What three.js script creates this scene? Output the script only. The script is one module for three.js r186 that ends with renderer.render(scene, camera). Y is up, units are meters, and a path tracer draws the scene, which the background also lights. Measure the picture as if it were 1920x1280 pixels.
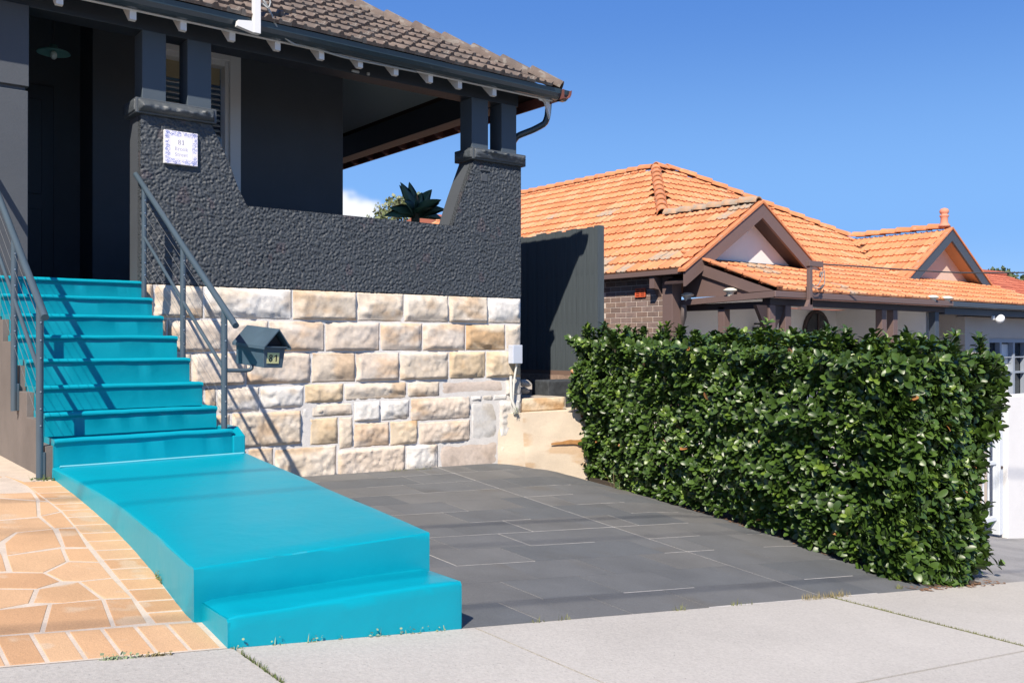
import * as THREE from 'three';
import { RoundedBoxGeometry } from 'three/addons/geometries/RoundedBoxGeometry.js';
import { mergeGeometries, toCreasedNormals } from 'three/addons/utils/BufferGeometryUtils.js';

// ------------------------------------------------------------------ camera, sky, sun, exposure
// x runs along the house front (right is +x), y is up, v = -z is the distance behind the camera line
const E = 1.6;                                   // eye height
const scene = new THREE.Scene();
const camera = new THREE.PerspectiveCamera(40.82, 1.5015, 0.05, 2000);
camera.position.set(0, E, 0);
camera.lookAt(0.61941, E + 0.0029, -0.78507);
scene.add(camera);
const renderer = new THREE.WebGLRenderer({ antialias: true });
renderer.toneMapping = THREE.LinearToneMapping;
renderer.toneMappingExposure = 1.45;
renderer.shadowMap.enabled = true;

function hash(x, y, s = 0) { let h = Math.imul(x | 0, 374761393) + Math.imul(y | 0, 668265263) + Math.imul(s | 0, 1274126177); h = Math.imul(h ^ (h >>> 13), 1274126177); h ^= h >>> 16; return (h >>> 0) / 4294967296; }
const sm = t => t * t * (3 - 2 * t), clamp = (x, a, b) => Math.min(b, Math.max(a, x)), mix = (a, b, t) => a + (b - a) * t, ss = (a, b, x) => sm(clamp((x - a) / (b - a), 0, 1));
function vn(x, y, s = 0, per = 0) {              // value noise, optional period
  const xi = Math.floor(x), yi = Math.floor(y), fx = sm(x - xi), fy = sm(y - yi);
  const w = per ? (k => ((k % per) + per) % per) : (k => k);
  const a = hash(w(xi), w(yi), s), b = hash(w(xi + 1), w(yi), s), c = hash(w(xi), w(yi + 1), s), d = hash(w(xi + 1), w(yi + 1), s);
  return mix(mix(a, b, fx), mix(c, d, fx), fy);
}
function fbm(x, y, s = 0, o = 4, per = 0) { let v = 0, a = 0.5, n = 0; for (let i = 0; i < o; i++) { v += a * vn(x, y, s + i * 17, per); n += a; a *= 0.5; x *= 2; y *= 2; per *= 2; } return v / n; }
function rng(seed) { let a = seed >>> 0; return () => { a = (a + 0x6D2B79F5) | 0; let t = Math.imul(a ^ (a >>> 15), 1 | a); t = (t + Math.imul(t ^ (t >>> 7), 61 | t)) ^ t; return ((t ^ (t >>> 14)) >>> 0) / 4294967296; }; }

{ // clear blue sky, paler towards the horizon, one small cumulus low above the horizon
  const W = 2048, H = 1024, d = new Float32Array(W * H * 4);
  const zen = [0.030, 0.084, 0.25], up = [0.070, 0.186, 0.50], mid = [0.165, 0.345, 0.675], low = [0.29, 0.47, 0.72];
  const cd = new THREE.Vector3(0.484, 0.148, -0.9).normalize(), cr = new THREE.Vector3(0, 1, 0).cross(cd).normalize().multiplyScalar(-1);
  for (let j = 0; j < H; j++) for (let i = 0; i < W; i++) {
    const el = ((j + 0.5) / H - 0.5) * Math.PI, az = ((i + 0.5) / W - 0.5) * 2 * Math.PI, y = Math.sin(el);
    const e = Math.max(0, el) * 180 / Math.PI; let c;
    const L = (a, b, t) => a.map((q, k) => mix(q, b[k], t));
    if (e < 7) c = L(low, mid, sm(e / 7)); else if (e < 22) c = L(mid, up, sm((e - 7) / 15)); else c = L(up, zen, sm(clamp((e - 22) / 50, 0, 1)));
    if (el < 0) c = [0.30, 0.32, 0.33];
    const dx = Math.cos(az) * Math.cos(el), dz = Math.sin(az) * Math.cos(el);
    const dot = dx * cd.x + y * cd.y + dz * cd.z;
    if (dot > 0.98) {
      const a = (dx * cr.x + dz * cr.z) / 0.040, b = (y - cd.y) / 0.030;
      const n = fbm(a * 2.2 + 9, b * 2.2 + 4, 5, 5) - 0.5;
      const m = ss(0.05, 0.55, 1.0 - Math.hypot(a + 0.1, b < -0.4 ? 0 : b + 0.2) + n * 1.3) * ss(-2.2, -1.6, b);
      if (m > 0) c = L(c, [0.72, 0.73, 0.75], m * 0.96);
    }
    const o = (j * W + i) * 4; d[o] = c[0]; d[o + 1] = c[1]; d[o + 2] = c[2]; d[o + 3] = 1;
  }
  const t = new THREE.DataTexture(d, W, H, THREE.RGBAFormat, THREE.FloatType);
  t.mapping = THREE.EquirectangularReflectionMapping; t.magFilter = THREE.LinearFilter; t.minFilter = THREE.LinearFilter; t.needsUpdate = true;
  scene.background = t; scene.environment = t;
}
const sun = new THREE.DirectionalLight(new THREE.Color().setRGB(1.0, 0.90, 0.775), 5);
const SUN = new THREE.Vector3(-1.215, 1.6, 1.0).normalize();
sun.position.copy(SUN).multiplyScalar(40).add(new THREE.Vector3(7, 2, -8));
sun.target.position.set(7, 2, -8);
sun.castShadow = true; sun.shadow.radius = 1; sun.shadow.mapSize.set(4096, 4096);
Object.assign(sun.shadow.camera, { left: -22, right: 22, top: 22, bottom: -22, near: 1, far: 90 });
scene.add(sun, sun.target);

// ------------------------------------------------------------------ helpers
const taken = {};
function numbered(n) { if (!(n in taken)) { taken[n] = 0; return n; } taken[n]++; return n + '_' + String(taken[n]).padStart(3, '0'); }
function mk(name, geo, mat, parent, label) { const m = new THREE.Mesh(geo, mat); m.name = parent ? name : numbered(name); (parent || scene).add(m); if (label) m.userData.label = label; return m; }
function thing(name, label, category, group) { const g = new THREE.Group(); g.name = numbered(name); g.userData = { label, category }; if (group) g.userData.group = group; scene.add(g); return g; }
function tag(o, label, category, group) { o.userData.label = label; o.userData.category = category; if (group) o.userData.group = group; return o; }
function structure(o, label, category) { o.userData.kind = 'structure'; o.userData.label = label; o.userData.category = category; return o; }
function part(name, parent) { const g = new THREE.Group(); g.name = name; parent.add(g); return g; }
const V3 = (x, y, v) => new THREE.Vector3(x, y, -v);
function boxUV(g) {                                // uv in metres from the dominant axis
  if (g.index) g = g.toNonIndexed();
  const p = g.attributes.position, n = p.count, uv = new Float32Array(n * 2), a = new THREE.Vector3(), b = new THREE.Vector3(), c = new THREE.Vector3();
  for (let i = 0; i < n; i += 3) {
    a.fromBufferAttribute(p, i); b.fromBufferAttribute(p, i + 1); c.fromBufferAttribute(p, i + 2);
    const N = b.clone().sub(a).cross(c.clone().sub(a)); const x = Math.abs(N.x), y = Math.abs(N.y), z = Math.abs(N.z);
    [a, b, c].forEach((q, k) => { const o = (i + k) * 2; if (y >= x && y >= z) { uv[o] = q.x; uv[o + 1] = q.z; } else if (x >= z) { uv[o] = q.z; uv[o + 1] = q.y; } else { uv[o] = q.x; uv[o + 1] = q.y; } });
  }
  g.setAttribute('uv', new THREE.BufferAttribute(uv, 2)); return g;
}
function bx(x0, x1, y0, y1, v0, v1) { const g = new THREE.BoxGeometry(x1 - x0, y1 - y0, v1 - v0); g.translate((x0 + x1) / 2, (y0 + y1) / 2, -(v0 + v1) / 2); return boxUV(g); }
function rbx(x0, x1, y0, y1, v0, v1, r = 0.008) { const g = new RoundedBoxGeometry(x1 - x0, y1 - y0, v1 - v0, 2, r); g.translate((x0 + x1) / 2, (y0 + y1) / 2, -(v0 + v1) / 2); const u = boxUV(g); return u; }
function shapeOf(pts, holes) { const s = new THREE.Shape(pts.map(p => new THREE.Vector2(p[0], p[1]))); (holes || []).forEach(h => s.holes.push(new THREE.Path(h.map(p => new THREE.Vector2(p[0], p[1]))))); return s; }
function ext(pts, depth, bev = 0, holes) { return new THREE.ExtrudeGeometry(shapeOf(pts, holes), { depth: depth - 2 * bev, bevelEnabled: bev > 0, bevelSize: bev, bevelThickness: bev, bevelOffset: -bev, bevelSegments: 2, curveSegments: 8 }).translate(0, 0, bev); }
const prismX = (pts, x0, x1, bev) => boxUV(ext(pts, x1 - x0, bev).rotateY(Math.PI / 2).translate(x0, 0, 0));   // pts (v,y)
const prismV = (pts, v0, v1, bev, holes) => boxUV(ext(pts, v1 - v0, bev, holes).translate(0, 0, -v1));          // pts (x,y)
const prismY = (pts, y0, y1, bev) => boxUV(ext(pts, y1 - y0, bev).rotateX(-Math.PI / 2).translate(0, y0, 0));   // pts (x,v)
function tube(pts, r, seg = 0, rad = 10, closed = false) {
  const c = pts.length === 2 ? new THREE.LineCurve3(pts[0], pts[1]) : new THREE.CatmullRomCurve3(pts, false, 'catmullrom', 0.25);
  return new THREE.TubeGeometry(c, seg || (pts.length === 2 ? 1 : pts.length * 5), r, rad, closed);
}
function bar(a, b, r, rad = 14) {                    // closed cylinder from a to b
  const d = b.clone().sub(a), g = new THREE.CylinderGeometry(r, r, d.length(), rad);
  g.applyQuaternion(new THREE.Quaternion().setFromUnitVectors(new THREE.Vector3(0, 1, 0), d.clone().normalize()));
  return g.translate((a.x + b.x) / 2, (a.y + b.y) / 2, (a.z + b.z) / 2);
}
function merge(gs) { return mergeGeometries(gs.map(g => { g = g.index ? g.toNonIndexed() : g; for (const k of Object.keys(g.attributes)) if (!['position', 'normal', 'uv'].includes(k)) g.deleteAttribute(k); return g; })); }
function sheet(nu, nw, fn) {                         // grid surface, fn(s,t) -> Vector3 ; uv = x,z in metres
  const pos = [], uv = [], idx = [];
  for (let j = 0; j <= nw; j++) for (let i = 0; i <= nu; i++) { const p = fn(i / nu, j / nw); pos.push(p.x, p.y, p.z); uv.push(p.x, p.z); }
  for (let j = 0; j < nw; j++) for (let i = 0; i < nu; i++) { const a = j * (nu + 1) + i, b = a + 1, c = a + nu + 1, d = c + 1; idx.push(a, b, d, a, d, c); }
  const g = new THREE.BufferGeometry(); g.setAttribute('position', new THREE.Float32BufferAttribute(pos, 3)); g.setAttribute('uv', new THREE.Float32BufferAttribute(uv, 2)); g.setIndex(idx); g.computeVertexNormals(); return g;
}
// polygon slab lying on a height function; pts (x,v) counter-clockwise seen with v up
function slab(pts, hf, th, lift = 0, bev = 0) {
  const g = ext(pts, th, bev).rotateX(-Math.PI / 2); const p = g.attributes.position;
  for (let i = 0; i < p.count; i++) p.setY(i, p.getY(i) - th + lift + hf(p.getX(i), -p.getZ(i)));
  g.computeVertexNormals(); return boxUV(g);
}
const ccw = pts => { let a = 0; pts.forEach((p, i) => { const q = pts[(i + 1) % pts.length]; a += p[0] * q[1] - q[0] * p[1]; }); return a < 0 ? pts.slice().reverse() : pts; };
function inset(pts, d) {                              // move every edge of a convex-ish polygon inwards by d
  pts = ccw(pts); const n = pts.length, out = [];
  for (let i = 0; i < n; i++) {
    const a = pts[(i + n - 1) % n], b = pts[i], c = pts[(i + 1) % n];
    const n1 = [-(b[1] - a[1]), b[0] - a[0]], n2 = [-(c[1] - b[1]), c[0] - b[0]]; const l1 = Math.hypot(...n1), l2 = Math.hypot(...n2);
    const m = [n1[0] / l1 + n2[0] / l2, n1[1] / l1 + n2[1] / l2], k = d * 2 / Math.max(0.6, m[0] * m[0] + m[1] * m[1]); out.push([b[0] + m[0] * k, b[1] + m[1] * k]);
  } return out;
}
// ------------------------------------------------------------------ procedural textures
function tex(n, metres, fn, srgb = true) {
  const d = new Uint8Array(n * n * 4);
  for (let j = 0; j < n; j++) for (let i = 0; i < n; i++) {
    const c = fn(i / n, j / n), o = (j * n + i) * 4, q = Array.isArray(c) ? c : [c, c, c];
    for (let k = 0; k < 3; k++) { let v = clamp(q[k], 0, 1); if (srgb) v = v <= 0.0031308 ? v * 12.92 : 1.055 * Math.pow(v, 1 / 2.4) - 0.055; d[o + k] = v * 255; } d[o + 3] = 255;
  }
  const t = new THREE.DataTexture(d, n, n); t.wrapS = t.wrapT = THREE.RepeatWrapping; t.magFilter = THREE.LinearFilter; t.minFilter = THREE.LinearMipmapLinearFilter; t.generateMipmaps = true;
  if (srgb) t.colorSpace = THREE.SRGBColorSpace; t.repeat.set(1 / metres, 1 / metres); t.needsUpdate = true; return t;
}
const rgb = (r, g, b) => new THREE.Color().setRGB(r, g, b);
const std = o => new THREE.MeshStandardMaterial(o);
const phys = o => new THREE.MeshPhysicalMaterial(o);
function mottled(c, amt, freq, metres, seed, fine = 0.1, n = 256) { // base colour with patches and grain
  return tex(n, metres, (x, y) => { const k = 1 + amt * (fbm(x * freq, y * freq, seed, 5, freq) - 0.5) * 2 + fine * (hash(x * n, y * n, seed) - 0.5); return c.map(q => q * k); });
}
const roughcastBump = tex(1024, 1.6, (x, y) => { // thrown pebble render: rounded lumps of several sizes
  let v = 0; for (const [fr, s, a] of [[96, 1, 0.7], [150, 2, 0.55]]) { const X = x * fr, Y = y * fr, xi = Math.floor(X), yi = Math.floor(Y); let m = 9; for (let p = -1; p <= 1; p++) for (let q = -1; q <= 1; q++) { const cx = xi + p, cy = yi + q, wx = ((cx % fr) + fr) % fr, wy = ((cy % fr) + fr) % fr; const dx = cx + hash(wx, wy, s) - X, dy = cy + hash(wx, wy, s + 9) - Y, r = 0.55 + 0.45 * hash(wx, wy, s + 4); m = Math.min(m, Math.hypot(dx, dy) / r); } v += a * Math.max(0, 1 - m * m * 0.9); } return v * 0.75 + 0.15 * fbm(x * 24, y * 24, 3, 3, 24);
}, false);
const roughcastMap = tex(512, 1.6, (x, y) => { const k = 0.92 + 0.22 * fbm(x * 6, y * 6, 4, 4, 6) + 0.12 * (hash(x * 512, y * 512) - 0.5); const red = fbm(x * 9, y * 9, 8, 4, 9) > 0.74 ? 0.012 : 0; return [0.049 * k + red, 0.058 * k, 0.068 * k]; });
const fineBump = tex(512, 0.5, (x, y) => 0.5 * fbm(x * 40, y * 40, 2, 3, 40) + 0.5 * hash(x * 512, y * 512, 6), false);
const softBump = tex(256, 1.0, (x, y) => fbm(x * 10, y * 10, 12, 4, 10), false);
const woodBump = tex(256, 0.6, (x, y) => fbm(x * 60, y * 3, 15, 3, 0), false);

const M = {
  roughcast: std({ map: roughcastMap, bumpMap: roughcastBump, bumpScale: 0.020, roughness: 0.75 }),
  pebble: std({ map: roughcastMap, roughness: 0.55, bumpMap: fineBump, bumpScale: 0.002 }),
  charcoal: std({ map: mottled([0.066, 0.076, 0.090], 0.10, 6, 1.5, 21, 0.06), bumpMap: fineBump, bumpScale: 0.0012, roughness: 0.7 }),
  charcoalStone: std({ color: rgb(0.070, 0.082, 0.094), roughness: 0.45, bumpMap: fineBump, bumpScale: 0.002 }),
  darkTimber: std({ color: rgb(0.021, 0.028, 0.038), roughness: 0.55, bumpMap: softBump, bumpScale: 0.002 }),
  column: std({ color: rgb(0.060, 0.082, 0.105), roughness: 0.6, bumpMap: softBump, bumpScale: 0.002 }),
  ceiling: std({ color: rgb(0.34, 0.42, 0.43), roughness: 0.8 }),
  gutter: phys({ color: rgb(0.020, 0.040, 0.056), roughness: 0.28, clearcoat: 0.3 }),
  white: std({ color: rgb(0.74, 0.75, 0.75), roughness: 0.5 }),
  cable: std({ color: rgb(0.36, 0.38, 0.38), roughness: 0.5 }),
  redBrown: std({ color: rgb(0.15, 0.058, 0.05), roughness: 0.6 }),
  rail: phys({ map: mottled([0.060, 0.090, 0.118], 0.12, 8, 0.6, 31, 0.05), roughness: 0.42, clearcoat: 0.2, clearcoatRoughness: 0.3 }),
  steel: std({ color: rgb(0.72, 0.72, 0.70), metalness: 0.9, roughness: 0.3 }),
  wire: std({ color: rgb(0.30, 0.31, 0.32), metalness: 0.5, roughness: 0.4 }),
  glass: phys({ color: rgb(0.03, 0.035, 0.04), roughness: 0.05, metalness: 0, ior: 1.5 }),
  mortar: std({ map: mottled([0.70, 0.68, 0.655], 0.10, 20, 1, 41, 0.2), roughness: 0.95, bumpMap: fineBump, bumpScale: 0.003 }),
  stone: std({ vertexColors: true, roughness: 0.92, bumpMap: fineBump, bumpScale: 0.003 }),
  sandConcrete: std({ map: tex(512, 1.6, (x, y) => { const k = fbm(x * 5, y * 9, 51, 5, 0), st = ss(0.56, 0.72, fbm(x * 4 + 3, y * 12, 57, 5, 0)), g = 1 + 0.16 * (hash(x * 512, y * 512) - 0.5); return [mix(0.69, 0.60, st) * g * (0.85 + 0.3 * k), mix(0.585, 0.44, st) * g * (0.85 + 0.3 * k), mix(0.455, 0.29, st) * g * (0.85 + 0.3 * k)]; }), roughness: 0.95, bumpMap: fineBump, bumpScale: 0.003 }),
  rustStain: std({ map: mottled([0.42, 0.21, 0.075], 0.3, 12, 0.5, 58, 0.25), roughness: 0.95 }),
  teal: phys({ map: tex(512, 2.2, (x, y) => { const k = 0.97 + 0.10 * (fbm(x * 5, y * 5, 61, 5, 5) - 0.5) + 0.02 * (hash(x * 512, y * 512) - 0.5); return [0.001 * k, 0.305 * k, 0.405 * k]; }), roughness: 0.36, specularIntensity: 0.6, bumpMap: tex(512, 1.1, (x, y) => fbm(x * 14, y * 14, 64, 4, 14), false), bumpScale: 0.002 }),
  tealWorn: phys({ color: rgb(0.16, 0.48, 0.56), roughness: 0.4 }),
  sideWall: std({ map: mottled([0.155, 0.135, 0.125], 0.2, 5, 1.3, 66, 0.10), roughness: 0.85, bumpMap: softBump, bumpScale: 0.004 }),
  grout: std({ map: mottled([0.56, 0.475, 0.39], 0.15, 14, 1, 71, 0.2), roughness: 0.95 }),
  groutGrey: std({ map: mottled([0.50, 0.48, 0.455], 0.3, 14, 1, 72, 0.25), roughness: 0.95 }),
  concrete: std({ map: tex(1024, 2.4, (x, y) => { const b = fbm(x * 4, y * 4, 81, 5, 4), s = hash(x * 1024, y * 1024, 82), a = vn(x * 260, y * 260, 83, 260), sp = vn(x * 400, y * 400, 88, 400) > 0.93 ? 0.62 : 1; const k = (0.84 + 0.22 * b + 0.14 * (s - 0.5) + 0.16 * (a - 0.5)) * sp; return [0.49 * k, 0.465 * k, 0.425 * k]; }), roughness: 0.95, bumpMap: fineBump, bumpScale: 0.002 }),
  asphalt: std({ map: mottled([0.16, 0.16, 0.165], 0.25, 8, 2, 85, 0.4), roughness: 0.95 }),
  earth: std({ map: mottled([0.14, 0.115, 0.085], 0.4, 10, 2, 86, 0.4), roughness: 1 }),
  stem: std({ color: rgb(0.10, 0.075, 0.05), roughness: 0.9 }),
  fence: std({ map: tex(256, 1.2, (x, y) => { const k = 0.85 + 0.4 * fbm(x * 40, y * 3, 91, 4, 0) + 0.1 * hash(x * 256, y * 256); return [0.058 * k, 0.073 * k, 0.082 * k]; }), roughness: 0.7, bumpMap: woodBump, bumpScale: 0.003 }),
  brownTimber: std({ color: rgb(0.155, 0.105, 0.095), roughness: 0.6, bumpMap: softBump, bumpScale: 0.002 }),
  darkBrown: std({ color: rgb(0.05, 0.032, 0.030), roughness: 0.6 }),
  slateTimber: std({ color: rgb(0.055, 0.072, 0.095), roughness: 0.55 }),
  render: std({ map: mottled([0.78, 0.76, 0.74], 0.05, 8, 2, 95, 0.05), roughness: 0.9 }),
  cream: std({ map: mottled([0.56, 0.50, 0.44], 0.06, 8, 2, 96, 0.05), roughness: 0.9 }),
  pinkRender: std({ color: rgb(0.60, 0.47, 0.39), roughness: 0.9 }),
  brickMortar: std({ color: rgb(0.60, 0.52, 0.46), roughness: 0.95 }),
  terracotta: std({ color: rgb(0.45, 0.14, 0.07), roughness: 0.8 }),
  gate: phys({ color: rgb(0.62, 0.66, 0.70), roughness: 0.4 }),
  distantRoof: std({ color: rgb(0.40, 0.13, 0.08), roughness: 0.9 }),
  soil: std({ color: rgb(0.05, 0.038, 0.028), roughness: 1 }),
};

// ------------------------------------------------------------------ ground heights
const foot = (x, v) => E - 0.956 - 0.1227 * clamp(x, -14, 34) - 0.01 * (3.278 - v);
const front = x => E - 0.956 - 0.1227 * clamp(x, -14, 34);
const drive = (x, v) => { const k = (v - 3.278) / 4.722, yb = E - 1.2506 - 0.025 * (x - 4.146) - 0.132 * Math.pow(Math.max(0, x - 5.9), 2); return mix(front(x), yb, k); };
const terr = (x, v) => mix(front(x), E - 0.74 - 0.05 * x, clamp((v - 3.278) / 2.622, 0, 1));

// ------------------------------------------------------------------ setting: ground, footpath, road
{
  const xs = [-400, -120, -40, -14, -8, -4, 0, 4, 8, 12, 16, 22, 28, 34, 60, 160, 500], vs = [-400, -100, -20, -3, 0, 3, 3.3, 6, 9, 14, 20, 40, 120, 600];
  const hf = (x, v) => front(x) - 0.28 + (v > 3.3 ? 0.02 * Math.min(v - 3.3, 10) : 0) - (v < 0 ? 0.1 : 0);
  const g = sheet(xs.length - 1, vs.length - 1, (s, t) => { const x = xs[Math.round(s * (xs.length - 1))], v = vs[Math.round(t * (vs.length - 1))]; return V3(x, hf(x, v), v); });
  structure(mk('ground', g, M.earth), 'bare sloping ground under the houses and gardens', 'ground');
  const rd = sheet(12, 2, (s, t) => V3(mix(-14, 34, s), foot(mix(-14, 34, s), 0) - 0.17, mix(-9, 0.3, t)));
  structure(mk('road', rd, M.asphalt), 'grey asphalt road running downhill past the houses', 'road');
  const kerb = slab([[-14, 0.3], [34, 0.3], [34, 0.45], [-14, 0.45]], foot, 0.35, 0, 0.01);
  structure(mk('kerb', kerb, M.concrete), 'concrete kerb between the footpath and the road', 'kerb');

  const fp = structure(new THREE.Group(), 'pale grey concrete footpath in large slabs sloping downhill', 'footpath'); fp.name = 'footpath'; scene.add(fp);
  const base = slab([[-14, 0.45], [34, 0.45], [34, 3.27], [-14, 3.27]], foot, 0.1, -0.03); mk('joint_bed', base, M.soil, fp);
  const wob = (x, v) => foot(x, v) + 0.0025 * (vn(x * 1.7, v * 1.7, 5) - 0.5);
  const jx = [-9, -6, -3.2, -0.6, 1.285, 2.375, 5.14, 8.1, 11, 14, 18, 24];
  for (let i = 0; i < jx.length - 1; i++) for (const [v0, v1] of [[2.087, 3.272], [0.46, 2.073]]) {
    const o = (v0 < 1 && jx[i] > 1 ? 0.35 : 0) * (jx[i] > 4 ? 1 : 0), a = jx[i] + o + (jx[i] === 5.14 ? 0.012 : 0.0075), b = (jx[i + 1] === 5.14 ? -0.006 : 0) + jx[i + 1] + (v0 < 1 && jx[i + 1] > 4 ? 0.35 : 0) - 0.0075;
    mk('concrete_slab', slab([[a, v0], [b, v0], [b, v1], [a, v1]], wob, 0.08, 0, 0), M.concrete, fp);
  }
}
{
  const ms = tag(mk('moss_joint', slab([[5.127, 2.08], [5.153, 2.08], [5.155, 3.27], [5.124, 3.27]], foot, 0.05, -0.001), std({ map: mottled([0.15, 0.15, 0.055], 0.5, 30, 0.6, 203, 0.5), roughness: 1, bumpMap: softBump, bumpScale: 0.01 })), 'narrow strip of olive moss filling the footpath joint near the hedge', 'moss'); ms.userData.kind = 'stuff';
}
{ // charcoal paver driveway
  const dr = structure(new THREE.Group(), 'dark grey paved driveway sloping down to the footpath', 'driveway'); dr.name = 'driveway'; scene.add(dr);
  const bed = [];
  const pm = [0, 1, 2, 3, 4].map(i => { const c = [[0.118, 0.125, 0.131], [0.130, 0.134, 0.136], [0.108, 0.117, 0.125], [0.137, 0.139, 0.138], [0.122, 0.128, 0.133]][i]; return std({ map: tex(512, 1.7, (x, y) => { const st = ss(0.60, 0.78, fbm(x * 3, y * 3, 300 + i, 5, 3)), k = 0.80 + 0.42 * fbm(x * 5, y * 5, 100 + i, 5, 5) + 0.32 * (hash(x * 512, y * 512, i) - 0.5); return [c[0] * k * (1 - 0.06 * st), c[1] * k * (1 - 0.1 * st), c[2] * k * (1 - 0.15 * st)]; }), roughness: 0.82, bumpMap: fineBump, bumpScale: 0.002 }); });
  const R = rng(7); let v = 3.282, row = 0; const skew = (x, q) => x + 0.075 * (q - 5) * 0.6;
  const hedgeX = q => 6.35 + (q - 3.3) * 0.24;
  while (v < 8.05) {
    const d = row === 0 ? 0.37 : 0.4, v1 = Math.min(v + d, 8.09);
    const cuts = []; let x = 2.25 - (row % 2 ? 0.3 : 0) - R() * 0.1; while (x < 5.12) { cuts.push(x); x += 0.6; } if (5.17 - cuts[cuts.length - 1] < 0.14) cuts.pop();
    cuts.push(5.17); x = 5.17 + (row % 2 ? 0.3 : 0.6); while (x < hedgeX(v) + 0.9) { cuts.push(x); x += 0.6; }
    for (let i = 0; i < cuts.length - 1; i++) {
      const g1 = R() < 0.5 || cuts[i] === 5.17 ? 0.0065 : 0.001, g2 = R() < 0.2 || cuts[i + 1] === 5.17 ? 0.006 : 0.001, g3 = R() < 0.5 ? 0.013 : 0.0012, dz = (R() - 0.5) * 0.0006;
      const L3 = (a, b, q, w, f) => [1, 2].map(k => [skew(mix(a, b, f ? k / 3 : 1 - k / 3), q), w]), xa = cuts[i] + g1, xb = cuts[i + 1] - g2;
      const p = [[skew(xa, v), v + g3], ...L3(xa, xb, v, v + g3, true), [skew(xb, v), v + g3], [skew(xb, v1), v1 - 0.0012], ...L3(xa, xb, v1, v1 - 0.0012, false), [skew(xa, v1), v1 - 0.0012]]; /*, [skew(cuts[i + 1] - g2, v), v + g3], [skew(cuts[i + 1] - g2, v1), v1 - 0.0012], []];*/
      { const xa = cuts[i], xb = cuts[i + 1]; bed.push(slab([[skew(xa, v), v], ...L3(xa, xb, v, v, true), [skew(xb, v), v], [skew(xb, v1), v1], ...L3(xa, xb, v1, v1, false), [skew(xa, v1), v1]], drive, 0.03, -0.0022)); }
      mk('paver', slab(p, drive, 0.04, dz, 0), pm[Math.floor(R() * 5)], dr);
    }
    v = v1; row++;
  }
  mk('grout_bed', merge(bed), M.groutGrey, dr);
}
{ // stencilled terracotta drive of the house next door
  const te = structure(new THREE.Group(), 'orange terracotta flagstone drive with pale joints beside the teal steps', 'driveway'); te.name = 'terracotta_drive'; scene.add(te);
  mk('grout_bed', sheet(30, 24, (s, t) => { const x = mix(-6, 1.36, s), v = mix(3.28, 10, t); return V3(x, terr(x, v) - 0.0012, v); }), M.grout, te);
  const tm = [0, 1, 2, 3].map(i => { const c = [[0.54, 0.33, 0.18], [0.57, 0.36, 0.205], [0.51, 0.30, 0.16], [0.58, 0.37, 0.21]][i]; return std({ map: tex(512, 1.2, (x, y) => { const k = 0.82 + 0.36 * fbm(x * 5, y * 5, 120 + i, 5, 5) + 0.26 * (hash(x * 512, y * 512, i + 5) - 0.5), w = ss(0.62, 0.74, fbm(x * 7, y * 7, 140 + i, 5, 7)); return [mix(c[0], 0.56, w * 0.5) * k, mix(c[1], 0.45, w * 0.5) * k, mix(c[2], 0.33, w * 0.5) * k]; }), roughness: 0.93, bumpMap: fineBump, bumpScale: 0.002 }); });
  const R = rng(11); let k = 0; const put = (n, p, d = 0.0065) => mk(n, slab(inset(p, d), terr, 0.012, 0.0006 + (k % 5) * 0.0002, 0.002), tm[(k++ * 7 + Math.floor(R() * 2)) % 4], te);
  const W = x => x - 0.35;
  const fl = [[[0.81 - .35, 5.04], [0.998, 5.126], [1.018, 4.902], [0.848, 4.868], [0.767 - .02, 4.699], [0.5, 4.72]], [[0.848, 4.868], [1.018, 4.902], [0.992, 4.599], [0.742, 4.503], [0.767, 4.699]], [[0.742, 4.503], [0.984, 4.578], [0.963, 4.375], [0.842, 4.236], [0.724, 4.271]], [[0.35, 4.30], [0.724, 4.262], [0.842, 4.236], [0.881, 4.11], [0.779, 4.034], [0.652, 4.065], [0.36, 4.1]], [[0.36, 4.085], [0.651, 4.06], [0.772, 4.03], [0.722, 3.87], [0.614, 3.827], [0.3, 3.85]], [[0.779, 4.034], [0.945, 4.098], [0.978, 3.868], [0.83, 3.85], [0.726, 3.872]], [[0.3, 3.84], [0.613, 3.825], [0.785, 3.85], [0.7, 3.56], [0.3, 3.557]], [[0.787, 3.85], [0.98, 3.865], [0.94, 3.565], [0.702, 3.556]], [[0.963, 4.374], [1.09, 4.34], [1.087, 4.122], [0.946, 4.1], [0.884, 4.112], [0.845, 4.235]], [[0.946, 4.096], [1.086, 4.118], [1.093, 3.862], [0.981, 3.87]], [[0.983, 3.866], [1.092, 3.858], [1.07, 3.575], [0.943, 3.565]], [[1.033, 4.91], [1.119, 4.90], [1.096, 4.57], [0.995, 4.59]], [[0.985, 4.568], [1.097, 4.56], [1.091, 4.345], [0.967, 4.38]], [[1.001, 5.143], [1.12, 5.212], [1.118, 4.918], [1.035, 4.91], [1.02, 4.905]], [[0.46, 5.05], [0.995, 5.135], [1.05, 5.45], [0.78, 5.6], [0.4, 5.4]], [[0.78, 5.61], [1.055, 5.46], [1.06, 5.62], [1.0, 6.2], [0.7, 6.1]], [[0.39, 4.71], [0.74, 4.69], [0.735, 4.5], [0.715, 4.28], [0.36, 4.31]], [[1.0, 5.14], [1.118, 5.22], [1.105, 5.42], [1.055, 5.45]], [[1.06, 5.46], [1.10, 5.44], [1.07, 5.9], [1.02, 6.2], [1.065, 5.62]], [[0.39, 5.41], [0.77, 5.61], [0.69, 6.1], [0.35, 6.0]], [[0.69, 6.12], [1.0, 6.22], [0.95, 6.9], [0.6, 6.8]], [[0.34, 6.02], [0.68, 6.12], [0.59, 6.8], [0.3, 6.7]]];
  fl.forEach(p => put('flagstone', p));
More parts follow.
